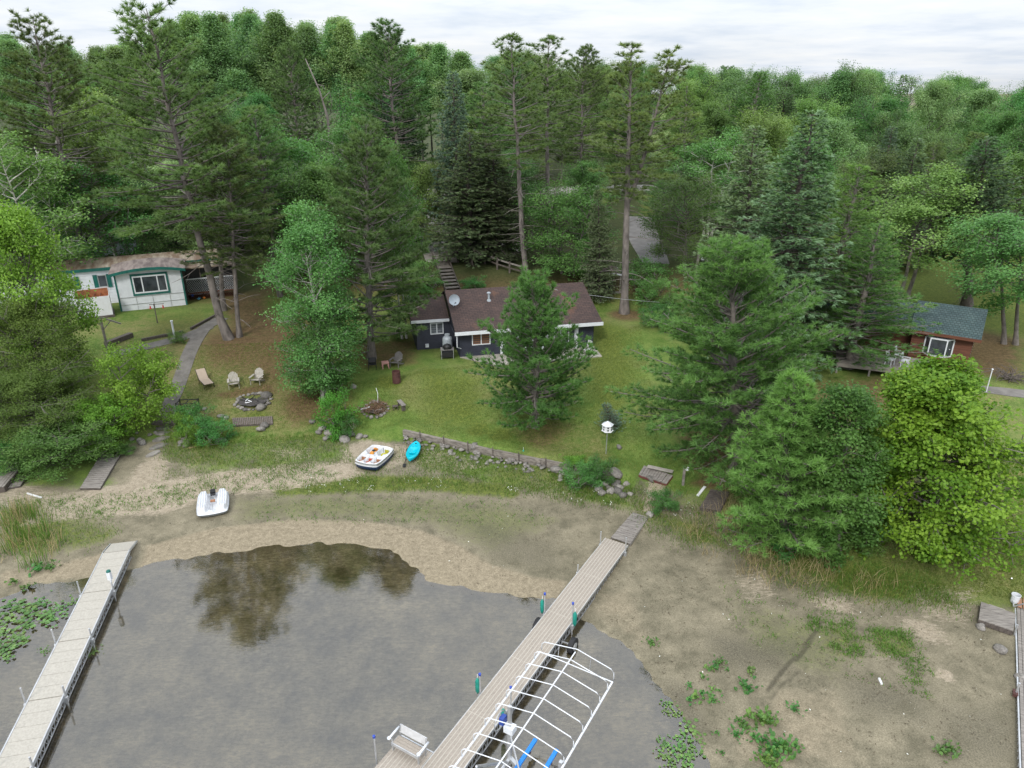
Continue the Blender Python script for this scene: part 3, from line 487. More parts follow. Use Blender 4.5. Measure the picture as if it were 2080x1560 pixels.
T_('birch_pale','birch_tree','silvery green birch with slanting white stems beyond the driveway','birch',(1462,262),Yd=82,rad=5.2)
T_('white_pine_tall','white_pine','olive green white pine towering beside the driveway','pine',(1402,172),Yd=88,rad=4.6)
T_('linden','linden_tree','dark broad tree with a black trunk at the driveway bend','tree',(1395,350),base=(1391,545),rad=4.0)
T_('white_pine_tall','white_pine','white pine with flat layered limbs above the silvery birch','pine',(1540,150),Yd=96,rad=6.0)
T_('spruce_blue','spruce_tree','pale blue spruce standing among broadleaf trees behind the cabin','spruce',(1812,262),Yd=76,rad=2.8)
T_('spruce','spruce_tree','grey green spruce right of the pale blue spruce','spruce',(1868,285),Yd=74,rad=3.0)
T_('birch_pale','birch_tree','pale weeping birch behind the white mobile home, catching the light','birch',(165,168),Yd=73,rad=5.6)
T_('linden','linden_tree','spreading dark tree overhanging the blue grey trailer','tree',(170,325),Yd=66,rad=6.0)
T_('birch_pale','birch_tree','rounded green birch at the far edge of the trailer yard','birch',(20,270),Yd=60,rad=5.0)
T_('linden','linden_tree','dark leafy tree between the trailer and the leaning pines','tree',(290,345),Yd=72,rad=4.6)
T_('birch_dense','birch_tree','blue green birch behind the light green birch on the lawn','birch',(570,250),Yd=66,rad=4.5)
T_('birch_pale','birch_tree','yellow green birch peeping over the full cone shaped pine','birch',(702,222),Yd=72,rad=4.0)
T_('birch','birch_tree','thin pale birch pressed against the right flank of the full cone shaped pine','birch',(800,285),Yd=54,rad=2.0)
T_('wood_c','linden_tree','deep green broad tree in the gap between leaning pine and full cone shaped pine','tree',(640,330),Yd=62,rad=4.5)
T_('maple_lime','maple_tree','fresh lime green maple at the edge of the mobile home yard','maple',(12,418),Yd=44,rad=3.2)
T_('olive_tree','willow_tree','wide olive green tree overhanging the thicket at the water, in front of the white shed','willow',(22,600),Yd=41.5,rad=3.3)
T_('olive_tree','willow_tree','low olive green tree with dark base behind the grey boards on the shore','willow',(45,745),Yd=38.8,rad=3.6)
T_('bush_tree','linden_tree','dark green shrubby tree rooted behind the grey boards on the shore','tree',(110,850),Yd=37,rad=3.0)
T_('sapling','maple_tree','airy lime sapling beside the concrete path','maple',(292,690),base=(270,868),rad=2.2)
T_('sapling','maple_tree','low lime green sapling leaning over the rocks by the plank walkway','maple',(205,800),base=(212,905),rad=1.7)
# shrubs
SH=[('shrub',(362,672),(356,697),.75,'round dark shrub around the foot of the white post'),('shrub',(398,818),(395,872),1.25,'dark green shrub behind the black metal rack'),('shrub_lime',(372,830),(366,885),.95,'spiky green shrub beside the stone steps'),('shrub',(430,850),(432,898),1.35,'low spreading shrub over the small rocks below the fire ring'),('shrub_lime',(385,862),(392,902),.9,'lime green shrub trailing toward the small pile of rocks'),('shrub_lime',(680,795),(683,880),1.35,'tall lime shrub at the foot of the white birch trunk'),('shrub',(705,835),(708,886),.8,'small blue green shrub by the boulders below the birch'),('shrub_lime',(1165,925),(1163,952),.75,'bushy plant growing through the timber wall'),('shrub',(1215,925),(1222,975),1.0,'weedy shrub at the end of the timber wall'),('shrub',(1180,940),(1185,990),1.2,'grassy green clump in front of the timber wall end'),('shrub',(1352,995),(1352,1035),.9,'round green shrub below the yard light post'),('shrub',(1320,560),(1325,625),2.0,'green shrub between the forked pine and the driveway'),('shrub',(1310,525),(1312,585),2.2,'tall shrub screening the bend of the driveway'),('shrub',(1365,590),(1368,640),1.6,'greyish shrub in front of the driveway gate'),('shrub',(1330,615),(1330,665),1.5,'dark shrub where the lawn meets the huge white pine'),('shrub',(860,555),(858,595),2.2,'green shrub on the slope left of the wooden stairs'),('shrub',(835,520),(838,575),2.2,'big shrub under the full pine beside the stairs'),('shrub_lime',(1925,800),(1922,835),1.0,'leafy bush at the foot of the cedar cabin'),('shrub',(240,905),(248,925),.9,'dark shrub hanging over the rocks at the plank walkway'),('shrub',(960,560),(965,590),1.3,'low shrub on the slope above the house roof'),('shrub',(1590,1060),(1600,1110),1.4,'dark undergrowth at the base of the young white pine'),('shrub',(1760,1060),(1770,1112),1.3,'dark undergrowth between the alder and the maple'),('shrub',(60,890),(65,925),2.0,'leafy green shrub along the shore thicket'),('shrub',(150,880),(150,918),1.5,'dark shrub at the end of the shore thicket'),('shrub',(15,905),(12,945),1.8,'glossy shrub above the stacked grey boards')]
for a,t,b,r,l in SH: T_(a,'shrub',l,'shrub',t,base=b,rad=r)
# the wood behind, each tree by itself
def skyline(px): return float(np.interp(px,[-300,0,150,240,380,500,700,790,850,900,1000,1200,1380,1500,1700,1850,2080,2400],[40,55,90,85,22,18,35,75,75,80,95,118,128,135,128,142,160,165]))
rs=np.random.RandomState(5); WG=[('wood_a','broad rounded green tree in the wood beyond the driveway'),('wood_b','upright mid green tree in the wood beyond the driveway'),('wood_c','blue green broad tree in the wood beyond the driveway'),('wood_d','pale yellowish green tree in the wood beyond the driveway'),('pine_tall2','dark pine standing in the wood beyond the driveway'),('spruce','grey green spruce standing in the wood beyond the driveway'),('thin_crown','sparse half bare tree in the wood beyond the driveway'),('wood_e','tall uneven green tree in the wood beyond the driveway'),('wood_f','wide ragged pale green tree in the wood beyond the driveway')]
for row,(Yr,spc) in enumerate(((72,7.5),(81,7.5),(91,8),(103,8),(116,8.5),(131,9),(150,10),(175,9.5),(205,10))):
    half=Yr*.80+6; n=int(2*half/spc)
    for i in range(n):
        x=-half+(i+.5+.35*rs.randn())*spc; y=Yr+rs.randn()*2.6
        f=y*cp+9*sp; px=1040+F*x/f
        u=ss(np.array(y),64,165); near=float(np.interp(y,[60,72,81,91,103,116,131,150],[430,360,300,250,210,180,165,155])) if px>1150 else float(np.interp(y,[60,72,81,91,103,116,131,150],[420,330,270,225,180,140,110,100]))
        sk=skyline(px)
        py=max(sk+4,near+rs.randn()*22) if y<112 else sk+abs(rs.randn())*(14 if px>900 else 26)
        z=at_y(px,py,y)[2]; 
        if y>120 and z>36: py=float(780-F*0); continue
        if 1275<px<1350 and y<99: continue
        if 855<px<930 and y<98: continue
        if px>1800 and y<77: continue
        if 100<y<106 and -22<x<26: continue
        left=px<960 and y>109
        if left:
            if y>140: continue
            a=('aspen','aspen2')[rs.randint(2)]; l='tall slim aspen with a bare lower stem on the skyline beyond the pines'
            tree(a,'aspen_tree',l,'aspen',(px,py),Yd=y,rad=3.4+1.0*rs.rand(),group='aspens along the skyline'); continue
        k=rs.choice(9,p=[.15,.17,.14,.13,.09,.05,.1,.1,.07]); a,l=WG[k]
        h=z-tz(x,y)
        if h<4: continue
        tree(a,{4:RP,5:'spruce_tree'}.get(k,'broadleaf_tree'),l,{4:'pine',5:'spruce'}.get(k,'tree'),(px,py),Yd=y,rad=(4.2 if k<4 or k>6 else 3.2)*(.8+.4*rs.rand())*min(1.25,.45+h/22),group='trees of the wood beyond the driveway')
# extra slim aspens: second belt so that trunks show in front of bare sky
for i in range(72):
    x=-118+i*1.65+rs.randn()*.8; y=122+rs.randn()*5; px=1040+F*x/(y*cp+9*sp)
    if px>900: continue
    tree(('aspen','aspen2')[i%2],'aspen_tree','tall slim aspen with a bare lower stem on the skyline beyond the pines','aspen',(px,skyline(px)+rs.rand()*24),Yd=y,rad=3.5+1.2*rs.rand(),group='aspens along the skyline')
# broken birch and dead snag
def stick_tree(name,label,cat,pts_px,Yd,r,mt,limbs=()):
    P=[at_y(*p,Yd) for p in pts_px]; b=P[0]; zb=tz(b[0],Yd); o=thing(name,label,cat,(b[0],Yd,zb-.1)); L=[Vector((p[0]-b[0],0,p[2]-zb)) for p in P]; L[0].z=0 if len(pts_px)<2 else min(L[0].z,0.0)
    k=len(L); MB().tube(L,[r*(1-.7*i/(k-1)) for i in range(k)],8).build('trunk',mt,o,smooth=True)
    for lp in limbs:
        Q=[at_y(*p,Yd) for p in lp]; LL=[Vector((q[0]-b[0],(.25*i if i else 0),q[2]-zb)) for i,q in enumerate(Q)]; MB().tube(LL,[r*.45*(1-.7*i/(len(LL)-1)) for i in range(len(LL))],6).build('limb',mt,o,smooth=True)
    return o
stick_tree('birch_snag','broken white birch trunk with two bare forked limbs above the blue grey trailer','birch',[(122,420),(115,370),(116,310),(113,250)],69,.2,barkB,[[(112,365),(85,335),(68,310),(55,288)],[(72,318),(76,305),(75,294)],[(68,312),(52,320),(46,305)]])
stick_tree('dead_snag','grey dead tree leaning right with drooping bare twigs beside the thin topped pine','dead tree',[(672,300),(665,235),(648,180),(620,117)],82,.16,barkR,[[(655,200),(668,185),(672,205),(668,230)],[(645,170),(655,172),(660,190)]])
# ------------------------------------------------------------------ shared materials
white=mat('white_paint',(.64,.66,.69),(.56,.58,.61),scale=2.5,rough=.5,bump=.02); whiteW=mat('white_weathered',(.68,.69,.71),(.58,.58,.58),scale=1.6,rough=.6,bump=.03,lo=.3,hi=.6)
navy=mat('navy_siding',(.026,.03,.046),(.018,.02,.032),scale=3,rough=.55,bump=.03); green=mat('green_trim',(.012,.13,.105),(.008,.09,.075),scale=4,rough=.5,bump=.02)
brownShing=shingle('brown_shingles',(.066,.041,.035),(.048,.031,.028),(.03,.02,.018),moss=(.17,.075,.035)); greenShing=shingle('green_shingles',(.03,.056,.058),(.05,.08,.08),(.018,.033,.034),bw=.22,rh=.16)
rustRoof=mat('streaked_tan_roof',(.25,.21,.16),(.13,.085,.055),scale=2.2,stretch=(1,.25,1),lo=.4,hi=.62,c3=(.36,.32,.26),bump=.05,rough=.7); greyRoof=mat('grey_streaked_roof',(.24,.2,.18),(.11,.085,.08),scale=2.4,stretch=(1,.2,1),lo=.38,hi=.6,bump=.05)
cedar=mat('cedar_boards',(.15,.055,.03),(.09,.033,.02),scale=2.2,stretch=(.4,.4,6),bump=.1); greywood=mat('weathered_wood',(.27,.245,.22),(.14,.125,.112),scale=4,stretch=(.5,5,1),bump=.3,detail=8); darkwood=mat('dark_old_wood',(.12,.1,.085),(.055,.045,.04),scale=4,stretch=(1,5,1),bump=.3); timberM=mat('silvered_timber',(.26,.23,.2),(.11,.095,.08),scale=2.2,stretch=(.6,3,5),bump=.4,detail=9)
orangewood=mat('rusty_plywood',(.36,.14,.06),(.19,.07,.032),scale=3,bump=.05); concrete=mat('concrete',(.36,.33,.29),(.25,.23,.2),scale=1.4,bump=.1,detail=9); stoneM=mat('field_stone',(.23,.212,.19),(.105,.097,.088),scale=3.5,bump=.35,objvar=.4,detail=8); ashM=mat('ash',(.09,.08,.075),(.03,.027,.026),scale=7,lo=.35,hi=.7,c3=(.3,.28,.26))
alu=mat('aluminium',(.55,.56,.57),(.42,.43,.44),scale=3,rough=.4,metal=.6,bump=.02); dpanel=mat('beige_dock_panels',(.39,.365,.315),(.31,.29,.25),scale=14,rough=.7,bump=.1); dplank=mat('taupe_dock_planks',(.32,.28,.235),(.2,.175,.148),scale=24,lo=.3,hi=.6,rough=.75,bump=.15); dridge=mat('cream_dock_ribs',(.46,.42,.36),(.39,.355,.3),scale=8,bump=.02)
black=mat('black_metal',(.02,.02,.021),(.012,.012,.013),rough=.45,bump=.02); teal=mat('teal_plastic',(.012,.25,.19),(.01,.18,.14),rough=.4,bump=.02); blueP=mat('blue_cap',(.03,.07,.4),(.025,.06,.33),rough=.4,bump=.02); bunkM=mat('blue_carpet',(.03,.22,.62),(.02,.17,.5),scale=30,rough=.9); rubber=mat('rubber',(.022,.022,.024),(.014,.014,.015),rough=.8)
boatW=mat('white_moulded_plastic',(.62,.63,.65),(.55,.56,.58),scale=2,rough=.35,bump=.0); boatB=mat('navy_hull_plastic',(.02,.05,.13),(.015,.04,.1),rough=.4,bump=0); kayM=mat('turquoise_plastic',(.0,.42,.52),(.0,.37,.46),scale=2,rough=.35,bump=0)
pads={k:mat(k,c,tuple(x*.8 for x in c),rough=.5,bump=.02) for k,c in dict(orange_seat=(.62,.26,.04),olive_seat=(.4,.38,.05),brown_seat=(.32,.16,.09),red_seat=(.42,.1,.05)).items()}
greyP=mat('grey_resin',(.19,.175,.17),(.15,.14,.135),rough=.6,bump=.02); adiM=mat('grey_slats',(.42,.39,.34),(.28,.26,.23),scale=5,stretch=(6,1,1),bump=.1); tanM=mat('tan_sling',(.4,.32,.25),(.34,.27,.21),scale=20,rough=.8); pinkM=mat('pink_resin',(.55,.3,.27),(.48,.25,.22),rough=.5,bump=.02); rustM=mat('rusty_drum',(.09,.038,.032),(.055,.022,.02),scale=4,rough=.7); tankM=mat('silver_tank',(.34,.38,.41),(.28,.31,.34),scale=2,rough=.4,bump=.02); sticksM=mat('dry_sticks',(.2,.12,.07),(.1,.06,.035),scale=5); strawM=mat('straw',(.45,.36,.2),(.32,.24,.12),scale=3,bump=0)
bluegrey=mat('blue_grey_metal',(.36,.41,.46),(.29,.33,.37),scale=1.5,rough=.5,bump=.02); browntar=mat('brown_tar_roof',(.09,.055,.042),(.055,.035,.028),scale=2); redM=mat('red_paint',(.5,.03,.025),(.4,.025,.02),rough=.5,bump=0); purpleM=mat('purple_plaque',(.06,.03,.2),(.05,.025,.16),rough=.5,bump=0); yellowM=mat('yellow_plaque',(.6,.4,.05),(.5,.33,.04),rough=.5,bump=0); blueO=mat('blue_enamel',(.03,.07,.32),(.025,.06,.28),rough=.5,bump=0); skyO=mat('pale_blue_enamel',(.1,.35,.5),(.08,.3,.43),rough=.5,bump=0); orangeO=mat('orange_enamel',(.6,.2,.03),(.5,.17,.03),rough=.5,bump=0); curtainM=mat('brown_curtain',(.2,.1,.055),(.12,.06,.035),scale=3,stretch=(8,1,.2)); slingM=mat('pale_sling',(.5,.5,.5),(.42,.42,.42),rough=.7)
def glass_mat(name,c=(.02,.024,.028)):
    m,nt,b=newmat(name); v=coords(nt); r=ramp(nt,[(.35,c),(.7,tuple(x*3+.01 for x in c))]); nt.links.new(noise(nt,v,1.3,3),r.inputs[0]); nt.links.new(r.outputs[0],b.inputs['Base Color']); b.inputs['Roughness'].default_value=.06; b.inputs['Specular IOR Level'].default_value=.6; return m
glass=glass_mat('window_glass'); glassG=glass_mat('pale_window_glass',(.09,.1,.11))
def frame_at(fr,z): return (fr[0],fr[1],z)
def on_wall(fr,z0,y,px,py):   # pixel -> (x,z) on the plane y=const of a local frame
    d=ray(px,py); c,s=math.cos(fr[2]),math.sin(fr[2]); n=np.array([-s,c,0]); p0=np.array([*loc2w(fr,0,y),0]); t=((p0-np.array([0,0,H]))@n)/(d@n); P=np.array([0,0,H])+d*t
    return (P[0]-fr[0])*c+(P[1]-fr[1])*s, P[2]-z0
def window(par,x0,x1,z0,z1,y,n=2,fw=.07,fm=None,gm_=None,out=.05,sgn=-1,axis='x',widths=None):
    fm=fm or white; gm_=gm_ or glass; f=MB(); g=MB()
    def B(m,a0,a1,b0,b1,y0,y1):
        if axis=='x': m.bb(a0,y0,b0,a1,y1,b1)
        else: m.bb(y0,a0,b0,y1,a1,b1)
    yo=y+sgn*out; yi=y-sgn*.02
    B(f,x0,x1,z0,z0+fw,yo,yi); B(f,x0,x1,z1-fw,z1,yo,yi); ws=widths or [1/n]*n; xx=x0
    B(f,x0,x0+fw,z0+fw,z1-fw,yo,yi); B(f,x1-fw,x1,z0+fw,z1-fw,yo,yi)
    for w_ in ws[:-1]: xx+=w_*(x1-x0); B(f,xx-fw/2,xx+fw/2,z0+fw,z1-fw,yo,yi)
    B(g,x0+fw,x1-fw,z0+fw,z1-fw,y+sgn*out*.55,y+sgn*out*.3)
    o=f.build('window',fm,par); g.build('pane',gm_,o); return o
# ------------------------------------------------------------------ navy lake house
HZ=2.46; h=thing('lake_house','navy clapboard lake house with a brown shingle roof and white trim','house',frame_at(HOUSE,HZ),HOUSE[2])
sl_=.366; rz_=lambda y: 2.04+(y+.65)*sl_
w_=MB().laps(0,10.4,0,0,2.24).laps(0,8.8,0,0,2.24,axis='y').laps(0,8.8,10.4,0,2.24,axis='y',sgn=1).laps(0,10.4,8.8,0,2.24,sgn=1)
for xx,sg in ((.0,-1),(10.4,1)): w_.add([(xx,0,2.24),(xx,8.8,2.24),(xx,4.4,2.24+4.4*sl_)],[(0,1,2)])
w_.laps(-2.95,0,2.4,-.05,2.36).laps(2.4,7.8,-2.95,-.05,2.36,axis='y').add([(-2.95,2.4,2.36),(-2.95,7.8,2.36),(-2.95,5.1,3.4)],[(0,1,2)]); w_.build('wall',navy,h)
rf=MB(); rf.slab([(-.42,-.65,rz_(-.65)+.1),(10.88,-.65,rz_(-.65)+.1),(10.88,4.4,rz_(4.4)+.1),(-.42,4.4,rz_(4.4)+.1)],.1).slab([(-.42,4.401,rz_(4.4)+.1),(10.88,4.401,rz_(4.4)+.1),(10.88,9.45,rz_(-.65)+.1),(-.42,9.45,rz_(-.65)+.1)],.1); roof=rf.build('roof',brownShing,h)
MB().slab([(-3.35,2.02,2.4),(-.44,2.02,2.4),(-.44,5.1,3.5),(-3.35,5.1,3.5)],.1).slab([(-3.35,5.101,3.5),(-.44,5.101,3.5),(-.44,8.2,2.4),(-3.35,8.2,2.4)],.1).build('wing_roof',brownShing,h)
MB().bb(-.45,-.69,1.9,10.92,-.655,2.16).bb(-3.36,1.98,2.2,-.46,2.015,2.42).build('fascia',white,h); MB().tube([(-.3,-.6,1.95),(-.3,-.6,1.0),(.05,-.15,.7)],.035,6).build('downspout',white,h)
MB().bb(-.46,-.66,2.0,-.42,4.4,2.02).add([(-.45,-.66,1.95),(-.45,4.4,3.8),(-.45,4.4,3.98),(-.45,-.66,2.13)],[(0,1,2,3)]).build('rake_board',navy,h)
window(h,.9,2.3,.85,1.82,0,2,gm_=curtainM); window(h,-1.9,-.88,1.12,2.05,2.4,2,gm_=glassG)
for x0 in (3.25,4.4,5.55,6.7,7.85): window(h,x0,x0+1.1,.08 if x0 in(4.4,5.55,7.85) else .7,2.0,0,2 if x0!=5.55 else 1,gm_=glass)
MB().bb(3.05,-.1,0,3.22,.0,2.1).bb(8.98,-.1,0,9.15,0,2.1).build('corner_post',white,h)
def on_roof(px,py):
    d=ray(px,py); c,s=math.cos(HOUSE[2]),math.sin(HOUSE[2]); nl=np.array([0,-sl_,1.]); n=np.array([nl[0]*c-nl[1]*s,nl[0]*s+nl[1]*c,1.]); a=loc2w(HOUSE,0,-.65); p0=np.array([*a,HZ+2.14]); t=((p0-np.array([0,0,H]))@n)/(d@n); return np.array([0,0,H])+d*t
def to_local(P,fr,z): dx,dy=P[0]-fr[0],P[1]-fr[1]; c,s=math.cos(fr[2]),math.sin(fr[2]); return dx*c+dy*s,-dx*s+dy*c,P[2]-z
vx,vy,vz=to_local(on_roof(993,610),HOUSE,HZ); MB().lathe([(.2,-.1),(.14,.06),(.085,.08),(.085,.55),(.16,.56),(.15,.63),(.02,.68)],14,(vx,vy,vz)).build('chimney_vent',tankM,roof,smooth=False)
P=on_roof(921,623); dsh_=thing('satellite_dish','grey satellite dish on the brown roof of the navy house','satellite dish',tuple(P),R(200)); MB().tube([(0,0,-.1),(0,0,.3),(0,.12,.5)],.025,8).build('mast',tankM,dsh_)
D_=MB(); Vd=[];Fd=[]; nr,na=5,24
for i in range(nr+1):
    for j in range(na): r=.42*i/nr; t=2*math.pi*j/na; Vd.append((r*math.cos(t),.16+.9*r*r-.35*r*math.sin(t)*0.9,.62+r*math.sin(t)*.95))
for i in range(nr):
    for j in range(na): Fd.append((i*na+j,i*na+(j+1)%na,(i+1)*na+(j+1)%na,(i+1)*na+j))
D_.add(Vd,Fd).build('dish',bluegrey,dsh_,smooth=True); MB().tube([(0,.15,.3),(0,.65,.45)],.015,6).box(0,.66,.48,.06,.1,.08).build('feed_arm',black,dsh_)
pp=[loc2w(HOUSE,*q) for q in ((-.05,-.03),(10.5,-.03),(10.35,-2.3),(2.2,-2.3))]; MB().prism(pp,2.2,2.475).build('patio',concrete,kind='structure')
MB().box(0,0,.13,.26,.2,.24).box(0,-.105,.13,.2,.012,.18).build('vent_box',white,h).location=(-2.2,2.3,.15)
# ------------------------------------------------------------------ white mobile home
EZ=3.62; e=thing('mobile_home','white mobile home with green trim and a big picture window','mobile home',frame_at(EXT,EZ),EXT[2])
W5=5.13; w_=MB().add([(0,0,-.1),(W5,0,-.1),(W5,0,2.5),(W5/2,0,2.78),(0,0,2.5)],[(0,1,2,3,4)]).add([(0,0,-.1),(0,3.25,-.1),(0,3.25,2.5),(0,0,2.5)],[(0,1,2,3)]).add([(W5,0,-.1),(W5,3.25,-.1),(W5,3.25,2.5),(W5,0,2.5)],[(0,1,2,3)])
bt_=MB(); [bt_.bb(.1,-.03,z,W5-.1,-.002,z+.035) for z in (.38,.86)]; [bt_.bb(x,-.026,z0,x+.03,-.002,z1) for x in (1.3,2.56,3.9) for z0,z1 in ((-.1,.38),(.415,.86))]; bt_.build('batten',alu,e)
w_.build('front_wall',white,e)
MB().laps(-9.5,8.2,3.2,-.1,2.42,lap=.21,out=.03).laps(3.2,6.8,-9.5,-.1,2.42,axis='y',lap=.21,out=.03).laps(3.2,6.8,8.2,-.1,2.42,axis='y',sgn=1,lap=.21,out=.03).laps(-9.5,8.2,6.8,-.1,2.42,sgn=1,lap=.21).build('wall',white,e)
V=[];Fs=[]; k=9
for i in range(k):
    u=i/(k-1); y=3.0+4.0*u; z=2.42+.42*math.sin(math.pi*(.08+.84*u))
    V+= [(-9.8,y,z),(8.4,y,z),(-9.8,y,z-.06),(8.4,y,z-.06)]
for i in range(k-1): a=i*4; Fs+=[(a,a+1,a+5,a+4),(a+6,a+7,a+3,a+2)]
Fs+=[(0,2,3,1)]; MB().add(V,Fs).build('roof',rustRoof,e); MB().bb(-9.82,2.95,2.3,8.42,2.99,2.5).build('fascia',green,e)
V=[];k=7
for i in range(k):
    u=i/(k-1); x=-.35+(W5+.7)*u; z=2.56+.27*(1-(2*u-1)**2); V+=[(x,-.45,z),(x,3.3,z+.04),(x,-.45,z-.05),(x,3.3,z-.01)]
Fs=[]
for i in range(k-1): a=i*4; Fs+=[(a,a+4,a+5,a+1),(a+2,a+3,a+7,a+6),(a,a+2,a+6,a+4)]
Fs+=[(0,1,3,2),(4*k-4,4*k-2,4*k-1,4*k-3)]; MB().add(V,Fs).build('extension_roof',greyRoof,e)
g=MB()
for i in range(k-1):
    a=V[i*4]; b=V[i*4+4]; g.add([(a[0],-.47,a[2]+.01),(b[0],-.47,b[2]+.01),(b[0],-.47,b[2]-.17),(a[0],-.47,a[2]-.17),(a[0],-.452,a[2]+.01),(b[0],-.452,b[2]+.01),(b[0],-.452,b[2]-.17),(a[0],-.452,a[2]-.17)],[(0,1,2,3),(7,6,5,4),(0,4,5,1),(3,2,6,7)])
g.bb(-.03,-.03,-.1,.1,.0,2.48).bb(W5-.1,-.03,-.1,W5+.03,0,2.48).build('trim',green,e)
wx0,wz1=on_wall(EXT,EZ,0,262,556); wx1,wz0=on_wall(EXT,EZ,0,346,591); wx0=max(.7,wx0); window(e,wx0,wx1,.95,2.4,-.03,1,fw=.13,fm=green,gm_=glass,out=.04); window(e,wx0+.14,wx1-.14,1.09,2.26,-.035,3,fw=.09,fm=white,gm_=glass,out=.06,widths=[.27,.46,.27])
for (a,b,c_,d_) in ((130,556,152,573),(194,547,216,563)):
    x0,z1=on_wall(EXT,EZ,3.2,a,b); x1,z0=on_wall(EXT,EZ,3.2,c_,d_); window(e,x0,x1,1.15,2.0,3.18,1,fw=.06,fm=alu,gm_=glass,out=.05); MB().bb(x0-.34,3.1,1.12,x0-.02,3.15,2.03).build('shutter',green,e); MB().bb(x1+.02,3.1,1.12,x1+.34,3.15,2.03).build('shutter',green,e)
e.scale=(1,1,1.27); MB().bb(5.25,1.9,.5,9.25,1.93,2.35).build('porch_shade_panel',black,e)  # added black sheet: paints the deep shade under the porch roof
# porch beside it
MB().bb(5.2,1.55,.42,9.3,3.1,.5).bb(5.2,1.55,-.1,5.3,1.65,2.3).bb(9.2,1.55,-.1,9.3,1.65,2.3).bb(6.5,1.55,-.1,6.58,1.63,2.3).build('porch_deck',darkwood,e); MB().slab([(5.15,1.2,2.3),(9.5,1.2,2.3),(9.5,2.94,2.4),(5.15,2.94,2.4)],.08).build('porch_roof',rustRoof,e)
def lattice(x0,x1,z0,z1,y,s,w):
    m=MB(); hh=z1-z0; n=int((x1-x0+hh)/s)
    for i in range(n+1):
        for sg in (1,-1):
            a=x0-hh+i*s; p=[(a,z0),(a+hh,z1)]
            (xa,za),(xb,zb)=p
            if xa<x0: za+=x0-xa; xa=x0
            if xb>x1: zb-=xb-x1; xb=x1
            if xb-xa<.05: continue
            if sg<0: xa,xb=x0+x1-xa,x0+x1-xb
            m.bar((xa,y-(.012 if sg>0 else 0),za),(xb,y-(.012 if sg>0 else 0),zb),w,.01)
    return m.bb(x0,y-.03,z1,x1,y+.03,z1+.06)
lattice(5.3,9.2,.5,1.42,1.5,.17,.05).build('white_lattice',white,e); lattice(5.3,9.2,-.05,.42,1.5,.17,.05).build('brown_lattice',cedar,e)
def star(label,px,py,m_,r):
    x,z=on_wall(EXT,EZ,1.4,px,py); P=loc2w(EXT,x,1.42); o=thing('star_ornament',label,'ornament',(P[0],P[1],EZ+z),EXT[2]); poly=[(r*(1 if i%2==0 else .42)*math.sin(i*math.pi/5),r*(1 if i%2==0 else .42)*math.cos(i*math.pi/5)) for i in range(10)]
    MB().add([(x,-.02,z) for x,z in poly]+[(x,.02,z) for x,z in poly]+[(0,-.06,0)],[(i,(i+1)%10,20) for i in range(10)]+[(i,10+i,10+(i+1)%10,(i+1)%10) for i in range(10)]+[tuple(range(10,20))]).build('star',m_,o); MB().tube([(0,0,r*.9),(0,0,r*1.5)],.01,4).build('hook',black,o)
star('dark blue star hung on the white porch lattice',391,600,blueO,.17); star('pale blue star hung low on the porch lattice',404,607,skyO,.2); star('orange star next to the pale blue star on the lattice',415,605,orangeO,.16); star('smaller orange star nearest the leaning pine trunk',430,604,orangeO,.13)
# roofless white shed
a=G(161,651); b=G(231,643); rot=math.atan2(b[1]-a[1],b[0]-a[0]); L=float(np.hypot(*(b-a)[:2])); SZ=a[2]; s=thing('garden_shed','small white metal shed with its roof missing and orange boards showing inside','shed',(a[0],a[1],SZ),rot); hh=1.75
m=MB(); 
for i in range(int(L/.18)): m.bb(i*.18,-.012,.15,i*.18+.1,0.0,hh)
m.bb(0,0,.15,L,.04,hh).bb(0,1.9,.15,L,1.94,hh+.3).bb(0,.04,.15,.04,1.9,hh).bb(L-.04,.04,.15,L,1.9,hh).add([(0,0,hh),(0,1.94,hh),(0,1.5,hh+.38),(0,.4,hh+.2)],[(0,1,2,3)]).add([(L,0,hh),(L,1.94,hh),(L,1.5,hh+.38),(L,.4,hh+.2)],[(0,1,2,3)]).build('wall',whiteW,s)
m=MB().bb(.05,.05,hh-.5,L-.05,1.88,hh-.42).bb(.045,.045,.2,.07,1.895,hh-.01).bb(L-.07,.045,.2,L-.045,1.895,hh-.01).bb(.07,1.87,.2,L-.07,1.895,hh+.25).bb(.05,.045,hh-.2,L-.05,.07,hh+.02); m.build('inner_boards',orangewood,s); m=MB()
for i in range(4): m.bar((.1+i*.55,.08,hh-.28),(.5+i*.45,1.85,hh-.18),.07,.09)
m.bar((.2,.3,hh-.1),(L-.7,1.1,hh-.25),.09).build('fallen_rafter',cedar,s); MB().bb(-.1,-.1,-.15,L+.1,2.0,.13).build('skid_base',darkwood,s)
# blue-grey trailer far behind
a=G(236,528); tr=thing('house_trailer','blue grey house trailer with a brown roof under the spreading dark tree','trailer',(a[0],a[1]+3,tz(a[0],a[1]+3)),R(14)); MB().bb(-13,0,-.2,0,3.4,2.6).build('wall',bluegrey,tr); MB().slab([(-13.3,-.3,2.72),(.3,-.3,2.72),(.3,1.7,3.25),(-13.3,1.7,3.25)],.1).slab([(-13.3,1.701,3.25),(.3,1.701,3.25),(.3,3.7,2.72),(-13.3,3.7,2.72)],.1).build('roof',browntar,tr); window(tr,-4.2,-3.0,1.1,2.1,-.001,2,gm_=glass); window(tr,-9.2,-8.0,1.1,2.1,-.001,2,gm_=glass)
